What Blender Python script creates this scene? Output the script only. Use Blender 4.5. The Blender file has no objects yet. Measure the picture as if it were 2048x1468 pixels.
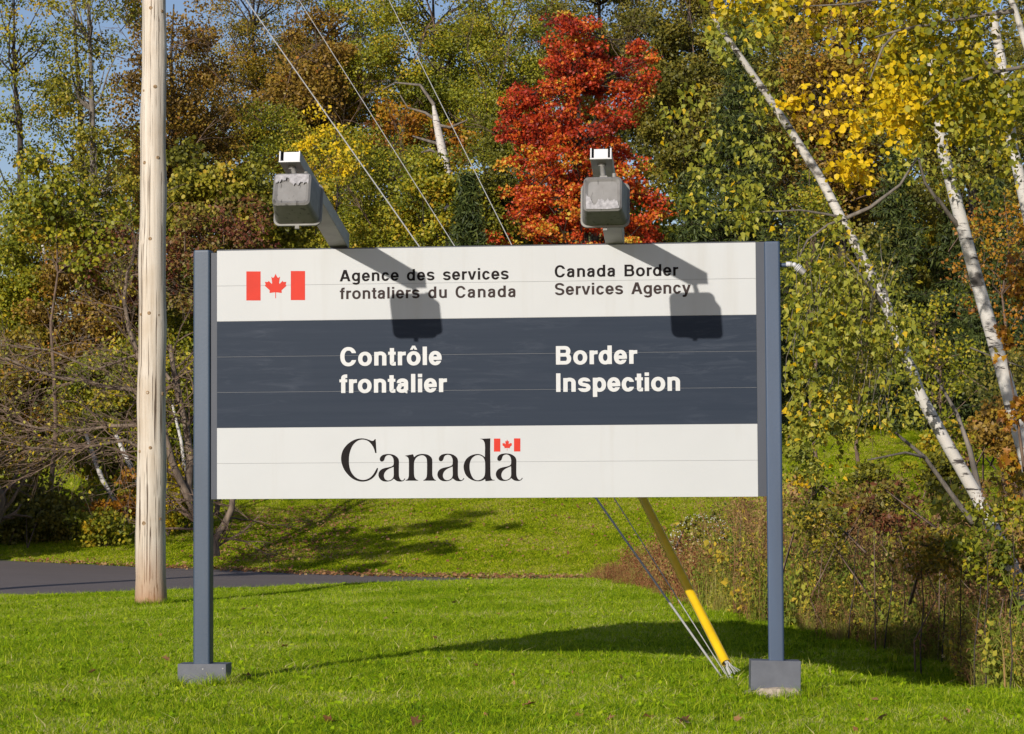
import bpy, math, random
import numpy as np
from mathutils import Vector, Matrix
from mathutils.geometry import tessellate_polygon

random.seed(7)
rng = np.random.default_rng(7)
SC = bpy.context.scene
COL = SC.collection
PI = math.pi

# ------------------------------------------------------------------ camera
EYE = Vector((0.0, 0.0, 1.22))
FPX = 4843.0                      # focal length in photo pixels (2048 wide)
PITCH, ROLL = math.radians(2.652), math.radians(-0.317)
_F = Vector((0, math.cos(PITCH), math.sin(PITCH)))
_U = Vector((0, -math.sin(PITCH), math.cos(PITCH)))
_R = Vector((1, 0, 0))
_c, _s = math.cos(ROLL), math.sin(ROLL)
_R, _U = _c * _R + _s * _U, -_s * _R + _c * _U
cam = bpy.data.cameras.new('camera')
cam.sensor_width = 36
cam.lens = FPX / 2048 * 36
cam.clip_end = 1500
cam_o = bpy.data.objects.new('camera', cam)
COL.objects.link(cam_o)
M = Matrix(((_R.x, _U.x, -_F.x, EYE.x), (_R.y, _U.y, -_F.y, EYE.y), (_R.z, _U.z, -_F.z, EYE.z), (0, 0, 0, 1)))
cam_o.matrix_world = M
SC.camera = cam_o

# ------------------------------------------------------------------ sky, sun, exposure
SUN_AZ, SUN_EL = math.radians(24.6), math.radians(20.8)     # left of straight behind the camera
to_sun = Vector((-math.sin(SUN_AZ) * math.cos(SUN_EL), -math.cos(SUN_AZ) * math.cos(SUN_EL), math.sin(SUN_EL)))
world = bpy.data.worlds.new('World')
SC.world = world
world.use_nodes = True
wn = world.node_tree
sky = wn.nodes.new('ShaderNodeTexSky')
sky.sky_type = 'NISHITA'
sky.sun_disc = False
sky.sun_elevation = SUN_EL
sky.sun_rotation = math.atan2(to_sun.x, to_sun.y)
sky.air_density = 1.0
sky.dust_density = 0.6
sky.ozone_density = 3.0
tint = wn.nodes.new('ShaderNodeMix'); tint.data_type = 'RGBA'; tint.blend_type = 'MULTIPLY'; tint.inputs[0].default_value = 1
tint.inputs[7].default_value = (1.10, 0.98, 1.02, 1)      # camera white balance of the photograph, the same over the whole sky
wn.links.new(sky.outputs[0], tint.inputs[6]); wn.links.new(tint.outputs[2], wn.nodes['Background'].inputs[0])
wn.nodes['Background'].inputs[1].default_value = 0.080
sun = bpy.data.lights.new('sun', 'SUN')
sun.energy = 3.4
sun.angle = math.radians(0.53)
sun.color = (1.0, 0.945, 0.86)
sun_o = bpy.data.objects.new('sun', sun)
COL.objects.link(sun_o)
sun_o.rotation_euler = (-to_sun).to_track_quat('-Z', 'Y').to_euler()
SC.view_settings.view_transform = 'Standard'
SC.view_settings.look = 'None'
SC.view_settings.exposure = 0.25
SC.view_settings.gamma = 1.0
SC.view_settings.use_curve_mapping = False
SC.cycles.max_bounces = 6
SC.cycles.transparent_max_bounces = 4

# ------------------------------------------------------------------ helpers
def ray(px, py):
    d = _F * FPX + _R * (px - 1024) - _U * (py - 734)
    return d
def at(px, py, Y):
    """point seen at photo pixel (px,py) at distance Y down the view axis"""
    d = ray(px, py)
    return EYE + d * (Y / d.y)

def tag(o, label=None, cat=None, group=None, kind=None):
    if label: o['label'] = label
    if cat: o['category'] = cat
    if group: o['group'] = group
    if kind: o['kind'] = kind
    return o
def empty(name, loc, label, cat, group=None):
    o = bpy.data.objects.new(name, None)
    COL.objects.link(o)
    o.location = loc
    o.empty_display_size = .2
    return tag(o, label, cat, group)

def link_mesh(name, me, mat, parent=None, world_coords=True):
    if mat is not None and len(me.materials) == 0: me.materials.append(mat)
    o = bpy.data.objects.new(name, me)
    COL.objects.link(o)
    if parent is not None:
        o.parent = parent
        if world_coords:
            o.location = -Vector(parent.location)
    return o

class MB:
    """collects simple shapes, then links them as one mesh"""
    def __init__(s): s.v, s.f, s.sm = [], [], []
    def add(s, vs, fs, smooth=False):
        b = len(s.v); s.v += [tuple(v) for v in vs]
        s.f += [tuple(b + i for i in f) for f in fs]; s.sm += [smooth] * len(fs)
    def box(s, c, sx, sy, sz, ax=(1, 0, 0), ay=(0, 1, 0), az=(0, 0, 1)):
        ax, ay, az, c = Vector(ax), Vector(ay), Vector(az), Vector(c)
        vs = [c + ax * (i * sx / 2) + ay * (j * sy / 2) + az * (k * sz / 2) for k in (-1, 1) for j in (-1, 1) for i in (-1, 1)]
        s.add(vs, [(0, 2, 3, 1), (4, 5, 7, 6), (0, 1, 5, 4), (2, 6, 7, 3), (0, 4, 6, 2), (1, 3, 7, 5)])
    def tube(s, pts, rad, n=8, cap=True, smooth=True):
        pts = [Vector(p) for p in pts]
        if not hasattr(rad, '__len__'): rad = [rad] * len(pts)
        prev = None; rings = []
        for i, p in enumerate(pts):
            t = (pts[min(i + 1, len(pts) - 1)] - pts[max(i - 1, 0)])
            if t.length < 1e-9: t = Vector((0, 0, 1))
            t.normalize()
            if prev is None:
                a = Vector((1, 0, 0)) if abs(t.x) < .8 else Vector((0, 1, 0))
                u = a - t * a.dot(t)
            else: u = prev - t * prev.dot(t)
            u.normalize(); prev = u; w = t.cross(u)
            rings.append([p + (u * math.cos(2 * PI * k / n) + w * math.sin(2 * PI * k / n)) * rad[i] for k in range(n)])
        vs = [v for r in rings for v in r]; fs = []
        for i in range(len(pts) - 1):
            for k in range(n):
                a, b = i * n + k, i * n + (k + 1) % n
                fs.append((a, b, b + n, a + n))
        s.add(vs, fs, smooth)
        if cap:
            s.add(rings[0], [tuple(range(n - 1, -1, -1))]); s.add(rings[-1], [tuple(range(n))])
    def loft(s, loops, cap=True, smooth=False):
        n = len(loops[0]); vs = [v for l in loops for v in l]; fs = []
        for i in range(len(loops) - 1):
            for k in range(n):
                a, b = i * n + k, i * n + (k + 1) % n
                fs.append((a, b, b + n, a + n))
        s.add(vs, fs, smooth)
        if cap:
            s.add(loops[0], [tuple(range(n - 1, -1, -1))]); s.add(loops[-1], [tuple(range(n))])
    def build(s, name, mat, parent=None, bevel=0, world_coords=True):
        me = bpy.data.meshes.new(name)
        me.from_pydata(s.v, [], s.f); me.update()
        me.polygons.foreach_set('use_smooth', s.sm)
        o = link_mesh(name, me, mat, parent, world_coords)
        if bevel:
            m = o.modifiers.new('bevel', 'BEVEL'); m.width = bevel; m.segments = 2; m.limit_method = 'ANGLE'
        return o

def np_mesh(name, V, T, tint=None):
    """fast mesh: V (n,3), T list of arrays of faces with the same corner count"""
    me = bpy.data.meshes.new(name)
    me.vertices.add(len(V)); me.vertices.foreach_set('co', np.ascontiguousarray(V, dtype=np.float32).ravel())
    loops = np.concatenate([t.ravel() for t in T]).astype(np.int32)
    counts = np.concatenate([np.full(len(t), t.shape[1]) for t in T]).astype(np.int32)
    starts = np.concatenate([[0], np.cumsum(counts)[:-1]]).astype(np.int32)
    me.loops.add(len(loops)); me.loops.foreach_set('vertex_index', loops)
    me.polygons.add(len(counts)); me.polygons.foreach_set('loop_start', starts)
    try: me.polygons.foreach_set('loop_total', counts)
    except Exception: pass
    me.update(calc_edges=True)
    if tint is not None:
        a = me.attributes.new('tint', 'FLOAT', 'POINT'); a.data.foreach_set('value', tint.astype(np.float32))
    return me

# ------------------------------------------------------------------ materials
def new_mat(name):
    m = bpy.data.materials.new(name); m.use_nodes = True
    nt = m.node_tree; b = nt.nodes['Principled BSDF']
    return m, nt, b
def N(nt, t, **k):
    n = nt.nodes.new(t)
    for a, v in k.items(): setattr(n, a, v)
    return n
def ramp(nt, fac, stops, interp='LINEAR'):
    r = N(nt, 'ShaderNodeValToRGB'); r.color_ramp.interpolation = interp
    e = r.color_ramp.elements
    while len(e) < len(stops): e.new(0.5)
    for el, (p, c) in zip(e, stops):
        el.position = p; el.color = (*c, 1) if len(c) == 3 else c
    nt.links.new(fac, r.inputs[0]); return r.outputs[0]
def noise(nt, scale, detail=4, vec=None, rough=.55, mscale=None, dist=0):
    n = N(nt, 'ShaderNodeTexNoise'); n.inputs['Scale'].default_value = scale; n.inputs['Detail'].default_value = detail
    n.inputs['Roughness'].default_value = rough; n.inputs['Distortion'].default_value = dist
    if vec is None:
        vec = N(nt, 'ShaderNodeNewGeometry').outputs['Position']
    if mscale is not None:
        mp = N(nt, 'ShaderNodeMapping'); mp.inputs['Scale'].default_value = mscale
        nt.links.new(vec, mp.inputs['Vector']); vec = mp.outputs[0]
    nt.links.new(vec, n.inputs['Vector']); return n.outputs['Fac']
def mixc(nt, fac, a, b, blend='MIX'):
    m = N(nt, 'ShaderNodeMix', data_type='RGBA', blend_type=blend)
    for sock, v in ((m.inputs[0], fac), (m.inputs[6], a), (m.inputs[7], b)):
        if isinstance(v, (int, float)): sock.default_value = v
        elif isinstance(v, tuple): sock.default_value = (*v, 1)
        else: nt.links.new(v, sock)
    return m.outputs[2]
def bump(nt, b, h, strength=.3, dist=.01):
    n = N(nt, 'ShaderNodeBump'); n.inputs['Strength'].default_value = strength; n.inputs['Distance'].default_value = dist
    nt.links.new(h, n.inputs['Height']); nt.links.new(n.outputs[0], b.inputs['Normal'])

def paint(name, col, rough=.45, var=.12, scale=6, streak=None, metal=0, bumpy=0, spec=.5):
    m, nt, b = new_mat(name)
    f = noise(nt, scale, 5, mscale=streak)
    lo = tuple(c * (1 - var) for c in col); hi = tuple(min(1, c * (1 + var)) for c in col)
    c = ramp(nt, f, [(.3, lo), (.7, hi)])
    nt.links.new(c, b.inputs['Base Color'])
    b.inputs['Roughness'].default_value = rough; b.inputs['Metallic'].default_value = metal
    b.inputs['Specular IOR Level'].default_value = spec
    if bumpy: bump(nt, b, noise(nt, 60, 3), bumpy, .003)
    return m

def leaf_mat(name, stops, rough=.5, transl=.25, spec=.35):
    m, nt, b = new_mat(name)
    a = N(nt, 'ShaderNodeAttribute', attribute_name='tint')
    c = ramp(nt, a.outputs['Fac'], stops)
    nt.links.new(c, b.inputs['Base Color'])
    b.inputs['Roughness'].default_value = rough; b.inputs['Specular IOR Level'].default_value = spec
    t = N(nt, 'ShaderNodeBsdfTranslucent'); nt.links.new(c, t.inputs['Color'])
    mx = N(nt, 'ShaderNodeMixShader'); mx.inputs[0].default_value = transl
    out = nt.nodes['Material Output']
    nt.links.new(b.outputs[0], mx.inputs[1]); nt.links.new(t.outputs[0], mx.inputs[2]); nt.links.new(mx.outputs[0], out.inputs[0])
    return m

# ------------------------------------------------------------------ terrain
def sstep(t): t = np.clip(t, 0, 1); return t * t * (3 - 2 * t)
def pxof(x, y): return 1024 + FPX * x / np.maximum(y, 6.0)
def road_far(px): return np.interp(px, [-2500, 0, 600, 1015, 1500], [47, 44, 42, 40, 39.3])
def road_near(px): return np.interp(px, [-2500, 0, 1000], [32.4, 32.6, 32.0])
def H(x, y):
    x = np.asarray(x, float); y = np.asarray(y, float)
    px = pxof(x, y)
    zc = np.interp(px, [-1500, 0, 300, 600, 1015, 1400, 2600], [-.47, -.325, -.22, -.155, -.10, -.06, -.05])
    zn = np.interp(px, [-1500, 0, 300, 600, 1015, 1400], [-.46, -.335, -.35, -.42, -.50, -.52])
    zf = np.interp(px, [-1500, 0, 300, 600, 1015, 1500], [-.20, -.206, -.316, -.40, -.43, -.45])
    yf = road_far(px)
    slope = np.interp(px, [-600, 0, 350, 600, 1700, 2600], [.03, .07, .13, .15, .14, .12])
    near = zc * sstep((y - 15) / 16)
    t = sstep((y - 31) / 1.8)
    mid = zc * (1 - t) + zn * t
    road = zn + (zf - zn) * np.clip((y - 32.8) / (yf - 32.8), 0, 1)
    d = np.maximum(y - yf, 0)
    rise = slope * (d * d / (d + 1.6)) * np.where(d > 20, 1, 1)
    z = np.where(y < 31, near, np.where(y < 32.8, mid, road + rise))
    z = z - .058 * sstep((x - .7) / .7) * (1 - sstep((y - 15) / 4))
    z = z - np.interp(px, [1430, 1600, 1800, 1900, 2200], [0, .10, .29, .34, .34]) * sstep((y - 13.5) / 4.5) * (1 - sstep((y - 29) / 3.5))
    z = z + .02 * np.sin(x * 1.3 + .5 * y) * sstep((y - 16) / 6) * np.where(y > 31, .3, .7)
    return z
def Hf(x, y): return float(H(x, y))
def ground_at(px, Y):
    x = (px - 1024) / FPX * Y
    return Vector((x, Y, Hf(x, Y)))

def grid_mesh(name, X, Y, Z, mat):
    ny, nx = Z.shape
    V = np.stack([X, Y, Z], -1).reshape(-1, 3)
    i = np.arange(ny * nx).reshape(ny, nx)
    F = np.stack([i[:-1, :-1], i[:-1, 1:], i[1:, 1:], i[1:, :-1]], -1).reshape(-1, 4)
    me = np_mesh(name, V, [F]); me.polygons.foreach_set('use_smooth', [True] * len(F))
    return link_mesh(name, me, mat)

# soil and thatch under the blades
m_soil, nt, b = new_mat('turf_soil')
c1 = ramp(nt, noise(nt, 3.0, 6), [(.35, (.11, .15, .014)), (.65, (.17, .20, .03))])
c2 = ramp(nt, noise(nt, .35, 4), [(.45, (.0, .0, .0)), (.62, (1, 1, 1))])
c = mixc(nt, c2, c1, mixc(nt, .5, c1, (.15, .12, .03)))
nt.links.new(c, b.inputs['Base Color']); b.inputs['Roughness'].default_value = .9
bump(nt, b, noise(nt, 40, 5), .8, .03)
xs = np.concatenate([np.arange(-120, -30, 10), np.arange(-30, 30, .5), np.arange(30, 121, 10)])
ys = np.concatenate([np.arange(-30, 4, 4), np.arange(4, 70, .35), np.arange(70, 200, 6)])
GX, GY = np.meshgrid(xs, ys)
GZ = H(GX, GY)
gpx = pxof(GX, GY)
inroad = (GY > road_near(gpx) + .2) & (GY < road_far(gpx) - .2)
GZ = GZ - .05 * inroad
g = grid_mesh('ground', GX, GY, GZ, m_soil); tag(g, kind='structure')

# asphalt driveway
m_road, nt, b = new_mat('asphalt')
f1 = noise(nt, 1.2, 5, mscale=(.25, 1, 1)); f2 = noise(nt, 160, 2)
c = mixc(nt, .5, ramp(nt, f1, [(.3, (.15, .122, .105)), (.7, (.195, .160, .138))]), ramp(nt, f2, [(.35, (.10, .08, .078)), (.75, (.25, .20, .185))]))
sp = N(nt, 'ShaderNodeTexVoronoi'); sp.inputs['Scale'].default_value = 2.2
nt.links.new(N(nt, 'ShaderNodeNewGeometry').outputs['Position'], sp.inputs['Vector'])
c = mixc(nt, ramp(nt, sp.outputs['Distance'], [(.0, (1, 1, 1)), (.07, (0, 0, 0))]), c, (.22, .19, .16))
nt.links.new(c, b.inputs['Base Color']); b.inputs['Roughness'].default_value = .85
bump(nt, b, f2, .4, .006)
u = np.linspace(0, 1, 26); xr = np.arange(-60, 30, .6)
RX = np.repeat(xr[None, :], 26, 0)
RY = np.zeros_like(RX)
for it in range(4):
    p = pxof(RX, np.where(RY == 0, 38, RY)); n0, n1 = road_near(p), road_far(p)
    RY = n0 + (n1 - n0) * u[:, None]
wob = .08 * np.sin(RX * 2.1) + .05 * np.sin(RX * 5.3 + 1)
RY = RY + wob * (u[:, None] > .9)
r_ = grid_mesh('road', RX, RY, H(RX, RY) + .012, m_road); tag(r_, kind='structure')

# ------------------------------------------------------------------ scatter by geometry nodes
def scatter(name, P, rz, sc, vi, variants, tilt=None, kind='stuff'):
    me = bpy.data.meshes.new(name)
    me.vertices.add(len(P)); me.vertices.foreach_set('co', np.ascontiguousarray(P, np.float32).ravel())
    rot = np.zeros((len(P), 3), np.float32)
    if tilt is not None: rot[:, :2] = tilt
    rot[:, 2] = rz
    a = me.attributes.new('rot', 'FLOAT_VECTOR', 'POINT'); a.data.foreach_set('vector', rot.ravel())
    a = me.attributes.new('sc', 'FLOAT', 'POINT'); a.data.foreach_set('value', np.asarray(sc, np.float32))
    a = me.attributes.new('vi', 'INT', 'POINT'); a.data.foreach_set('value', np.asarray(vi, np.int32))
    o = bpy.data.objects.new(name, me); COL.objects.link(o); o['kind'] = kind
    c = bpy.data.collections.new(name + '_sources')
    for v in variants: c.objects.link(v)
    ng = bpy.data.node_groups.new(name, 'GeometryNodeTree')
    ng.interface.new_socket('Geometry', in_out='INPUT', socket_type='NodeSocketGeometry')
    ng.interface.new_socket('Geometry', in_out='OUTPUT', socket_type='NodeSocketGeometry')
    gi, go = ng.nodes.new('NodeGroupInput'), ng.nodes.new('NodeGroupOutput')
    ip = ng.nodes.new('GeometryNodeInstanceOnPoints'); ci = ng.nodes.new('GeometryNodeCollectionInfo')
    ci.inputs['Collection'].default_value = c
    ci.inputs['Separate Children'].default_value = True; ci.inputs['Reset Children'].default_value = True
    def na(nm, dt):
        n = ng.nodes.new('GeometryNodeInputNamedAttribute'); n.data_type = dt; n.inputs['Name'].default_value = nm
        return n.outputs['Attribute']
    e2r = ng.nodes.new('FunctionNodeEulerToRotation')
    L = ng.links.new
    L(gi.outputs[0], ip.inputs['Points']); L(ci.outputs[0], ip.inputs['Instance'])
    ip.inputs['Pick Instance'].default_value = True
    L(na('vi', 'INT'), ip.inputs['Instance Index']); L(na('rot', 'FLOAT_VECTOR'), e2r.inputs[0]); L(e2r.outputs[0], ip.inputs['Rotation'])
    L(na('sc', 'FLOAT'), ip.inputs['Scale']); L(ip.outputs[0], go.inputs[0])
    md = o.modifiers.new('scatter', 'NODES'); md.node_group = ng
    return o
def source(name, me, mat):
    me.materials.append(mat); return bpy.data.objects.new(name, me)   # never linked to the scene itself

# ------------------------------------------------------------------ leaves
SHAPES = {
    'simple': (np.array([(0, 0, 0), (.45, .36, .09), (1, 0, 0), (.45, -.36, .09)], float), [(0, 1, 2), (0, 2, 3)]),
    'oval': (np.array([(0, 0, 0), (.22, .40, .07), (.7, .38, .07), (1, 0, -.05), (.7, -.38, .07), (.22, -.40, .07)], float), [(0, 1, 2, 3), (0, 3, 4, 5)]),
    'birch': (np.array([(0, 0, 0), (.22, .38, .06), (1, 0, -.08), (.22, -.38, .06)], float), [(0, 1, 2), (0, 2, 3)]),
    'needle': (np.array([(0, 0, 0), (.5, .11, .02), (1, 0, -.05), (.5, -.11, .02)], float), [(0, 1, 2, 3)]),
    'star': (np.array([(0, 0, 0), (.05, .45, .05), (.4, .22, .0), (.55, .5, .08), (.62, .18, 0), (1, 0, -.05), (.62, -.18, 0), (.55, -.5, .08), (.4, -.22, 0), (.05, -.45, .05)], float),
             [(0, 1, 2), (0, 2, 3, 4), (0, 4, 5), (0, 5, 6), (0, 6, 7, 8), (0, 8, 9)]),
}
def leaf_arrays(C, size, shape='simple', up=.4, droop=0.0, sun=.6, outv=None):
    """leaf blades at centres C. up/sun bias the blade normals, droop points tips down"""
    n = len(C)
    nr = rng.normal(size=(n, 3)); nr /= np.linalg.norm(nr, axis=1)[:, None]
    nr += np.array([0, 0, up])[None] + sun * np.array([to_sun.x, to_sun.y, 0])[None]
    if outv is not None: nr += outv
    nr /= np.linalg.norm(nr, axis=1)[:, None]
    a = rng.normal(size=(n, 3)); a[:, 2] -= droop * 2
    a -= nr * (a * nr).sum(1)[:, None]; a /= np.linalg.norm(a, axis=1)[:, None]
    bvec = np.cross(nr, a)
    S, F = SHAPES[shape]
    sz = size * rng.uniform(.65, 1.25, n)
    L = S[None] * sz[:, None, None]
    V = C[:, None, :] + L[..., 0:1] * a[:, None] + L[..., 1:2] * bvec[:, None] + L[..., 2:3] * nr[:, None]
    k = len(S); i = np.arange(n)[:, None] * k
    T = {}
    for f in F: T.setdefault(len(f), []).append(i + np.array([f]))
    return V.reshape(-1, 3), [np.vstack(v) for v in T.values()], k
def blades(n, size, h0, h1, w, lean=.5, tint=None, curve=.5):
    """n grass blades over a size x size patch"""
    bx = rng.uniform(-size / 2, size / 2, n); by = rng.uniform(-size / 2, size / 2, n)
    h = rng.uniform(h0, h1, n); az = rng.uniform(0, 2 * PI, n); ln = rng.normal(0, lean, n)
    wd = w * rng.uniform(.6, 1.3, n)
    face = rng.uniform(0, PI, n)
    dx, dy = np.cos(az), np.sin(az); wx, wy = np.cos(face) * wd / 2, np.sin(face) * wd / 2
    ml = .5 * h * np.abs(ln) * .45; tl = h * np.abs(ln) * (1 + curve)
    mz = h * .55; tz = h * np.sqrt(np.clip(1 - (.35 * ln) ** 2, .2, 1))
    z0 = -.01 * np.ones(n)
    V = np.empty((n, 5, 3))
    V[:, 0] = np.stack([bx - wx, by - wy, z0], -1); V[:, 1] = np.stack([bx + wx, by + wy, z0], -1)
    V[:, 2] = np.stack([bx + wx * .8 + dx * ml, by + wy * .8 + dy * ml, mz], -1)
    V[:, 3] = np.stack([bx - wx * .8 + dx * ml, by - wy * .8 + dy * ml, mz], -1)
    V[:, 4] = np.stack([bx + dx * tl, by + dy * tl, tz], -1)
    i = np.arange(n)[:, None] * 5
    t = rng.uniform(0, 1, n) if tint is None else tint(n)
    return V.reshape(-1, 3), [i + np.array([[0, 1, 2, 3]]), i + np.array([[3, 2, 4]])], np.repeat(t, 5)

GRASS = [(0, (.075, .15, .004)), (.35, (.22, .36, .006)), (.65, (.39, .52, .008)), (.92, (.54, .57, .04)), (1, (.68, .58, .26))]
HILLG = [(0, (.11, .18, .004)), (.35, (.27, .38, .006)), (.65, (.44, .51, .008)), (.9, (.56, .53, .04)), (1, (.6, .42, .2))]
m_grass = leaf_mat('grass_blade', GRASS, rough=.55, transl=.35, spec=.12)
nt = m_grass.node_tree   # broad patches, some sward greener, some drier
rampn = [n for n in nt.nodes if n.type == 'VALTORGB'][0]
attr = [n for n in nt.nodes if n.type == 'ATTRIBUTE'][0]
big0 = noise(nt, .7, 5); small0 = noise(nt, 6.5, 4); bm = N(nt, 'ShaderNodeMath', operation='MULTIPLY_ADD'); nt.links.new(small0, bm.inputs[0]); bm.inputs[1].default_value = .7; nt.links.new(big0, bm.inputs[2]); bs = N(nt, 'ShaderNodeMath', operation='SUBTRACT'); nt.links.new(bm.outputs[0], bs.inputs[0]); bs.inputs[1].default_value = .36; big = bs.outputs[0]; mth = N(nt, 'ShaderNodeMath', operation='MULTIPLY_ADD')
nt.links.new(big, mth.inputs[0]); mth.inputs[1].default_value = 1.0
sub = N(nt, 'ShaderNodeMath', operation='SUBTRACT'); nt.links.new(attr.outputs['Fac'], sub.inputs[0]); sub.inputs[1].default_value = .5
nt.links.new(sub.outputs[0], mth.inputs[2]); nt.links.new(mth.outputs[0], rampn.inputs[0])

def hook_noise(m):
    nt = m.node_tree; rn = [n for n in nt.nodes if n.type == 'VALTORGB'][0]; at_ = [n for n in nt.nodes if n.type == 'ATTRIBUTE'][0]
    a_, b_ = noise(nt, .55, 5), noise(nt, 3.0, 4)
    m1 = N(nt, 'ShaderNodeMath', operation='MULTIPLY_ADD'); nt.links.new(b_, m1.inputs[0]); m1.inputs[1].default_value = .8; nt.links.new(a_, m1.inputs[2])
    m2 = N(nt, 'ShaderNodeMath', operation='ADD'); nt.links.new(m1.outputs[0], m2.inputs[0]); nt.links.new(at_.outputs['Fac'], m2.inputs[1])
    m3 = N(nt, 'ShaderNodeMath', operation='SUBTRACT'); nt.links.new(m2.outputs[0], m3.inputs[0]); m3.inputs[1].default_value = .9
    nt.links.new(m3.outputs[0], rn.inputs[0])
m_hill = leaf_mat('slope_grass_blade', HILLG, rough=.6, transl=.3, spec=.1); hook_noise(m_hill)
gv = []
for k in range(6):
    V, T, t = blades(2300, .44, .018, .052, .0050, lean=.7)
    V2, T2, t2 = blades(22, .44, .06, .10, .0048, lean=.6)
    nb_ = 9 if k % 2 else 3
    cb = np.column_stack([rng.uniform(-.2, .2, nb_), rng.uniform(-.2, .2, nb_), rng.uniform(.02, .04, nb_)]); cb = np.repeat(cb, 4, 0) + rng.normal(0, .012, (nb_ * 4, 3)) * np.array([1, 1, .3])
    Vb, Tb, kb = leaf_arrays(cb, .030, 'simple', up=1.2)
    V2 = np.vstack([V2, Vb]); t2 = np.concatenate([t2, np.repeat(rng.uniform(.3, .75, nb_ * 4), kb)]); T2.append(Tb[0] + (len(V2) - len(Vb)))
    me = np_mesh('turf_patch', np.vstack([V, V2]), [T[0], T2[0] + len(V), T[1], T2[1] + len(V), T2[2] + len(V)], np.concatenate([t, t2]))
    gv.append(source('turf_patch_source_%d' % k, me, m_grass))
# near lawn
cell = .30
pts = []
for yy in np.arange(9.5, 33.2, cell):
    half = .235 * yy + 1.2
    for xx in np.arange(-half, half, cell):
        pts.append((xx + random.uniform(-.1, .1), yy + random.uniform(-.1, .1)))
pts = np.array(pts)
pp = pxof(pts[:, 0], pts[:, 1])
keep = pts[:, 1] < road_near(pp) + .1
pts = pts[keep]
P = np.column_stack([pts, H(pts[:, 0], pts[:, 1])])
n = len(P)
far = np.clip((P[:, 1] - 14) / 18, 0, 1)
scatter('lawn_grass', P, rng.uniform(0, 2 * PI, n), rng.uniform(.85, 1.25, n) , rng.integers(0, 6, n), gv)
# longer tufts the mower misses: round the pole foot and the two base boxes
tv = []
for k in range(3):
    V, T, t = blades(70, .10, .07, .15, .005, lean=.5); tv.append(source('tuft_source_%d' % k, np_mesh('tuft', V, T, t), m_grass))
P = []
for (cx, cy, rx_, ry_, n_) in ((-3.98, 26.6, .2, .2, 30), (-1.83, 14.2, .18, .12, 24), (1.5, 13.84, .2, .13, 22), (1.33, 15.0, .12, .08, 8)):
    for k in range(n_):
        a = 2 * PI * k / n_ + random.uniform(-.1, .1); r = random.uniform(1.0, 1.25); P.append((cx + rx_ * math.cos(a) * r, cy + ry_ * math.sin(a) * r, 0))
P = np.array(P); P[:, 2] = H(P[:, 0], P[:, 1]); n = len(P)
tag(scatter('grass_tufts', P, rng.uniform(0, 6.28, n), rng.uniform(.5, .95, n), rng.integers(0, 3, n), tv), 'long grass tufts round the feet of pole and posts', 'grass')
# far hillside grass, coarser blades
gv2 = []
for k in range(4):
    V, T, t = blades(3000, 1.1, .02, .055, .013, lean=.9)
    gv2.append(source('hill_patch_source_%d' % k, np_mesh('hill_patch', V, T, t), m_hill))
pts = []
for yy in np.arange(39, 68, .75):
    half = .235 * yy + 2
    for xx in np.arange(-half, half, .75):
        pts.append((xx + random.uniform(-.2, .2), yy + random.uniform(-.2, .2)))
pts = np.array(pts); pp = pxof(pts[:, 0], pts[:, 1])
pts = pts[pts[:, 1] > road_far(pp) + .55]
P = np.column_stack([pts, H(pts[:, 0], pts[:, 1])]); n = len(P)
EU = []
for (x, y, z_), a in zip(P, rng.uniform(0, 2 * PI, n)):
    gx = (Hf(x + .4, y) - Hf(x - .4, y)) / .8; gy = (Hf(x, y + .4) - Hf(x, y - .4)) / .8
    nrm = Vector((-gx, -gy, 1)).normalized()
    EU.append((Vector((0, 0, 1)).rotation_difference(nrm).to_matrix() @ Matrix.Rotation(a, 3, 'Z')).to_euler())
EU = np.array([tuple(e) for e in EU])
scatter('hillside_grass', P, EU[:, 2], rng.uniform(.9, 1.2, n), rng.integers(0, 4, n), gv2, tilt=EU[:, :2])

def leaves(name, C, size, mat, parent, tint=None, kind='stuff', **kw):
    C = np.asarray(C, float)
    V, T, k = leaf_arrays(C, size, **kw)
    t = rng.uniform(0, 1, len(C)) if tint is None else np.clip(tint, 0, 1)
    o = link_mesh(name, np_mesh(name, V, T, np.repeat(t, k)), mat, parent)
    if kind: o['kind'] = kind
    return o

def in_sphere(n, shell=0.0):
    v = rng.normal(size=(n, 3)); v /= np.linalg.norm(v, axis=1)[:, None]
    r = rng.uniform(shell ** 3, 1, n) ** (1 / 3)
    return v * r[:, None]

def bark_mat(name, a, b_, scale=14, mscale=(1, 1, .25)):
    m, nt, b = new_mat(name)
    f = noise(nt, scale, 6, mscale=mscale, rough=.65)
    nt.links.new(ramp(nt, f, [(.32, a), (.68, b_)]), b.inputs['Base Color'])
    b.inputs['Roughness'].default_value = .85
    bump(nt, b, f, .7, .02); return m
m_bark_dark = bark_mat('dark_bark', (.022, .016, .012), (.085, .065, .05))
m_bark_grey = bark_mat('grey_bark', (.09, .075, .06), (.26, .22, .18))
m_twig = bark_mat('twig_bark', (.08, .05, .035), (.24, .16, .11))
m_apple = bark_mat('apple_bark', (.09, .065, .045), (.27, .20, .14))
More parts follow.
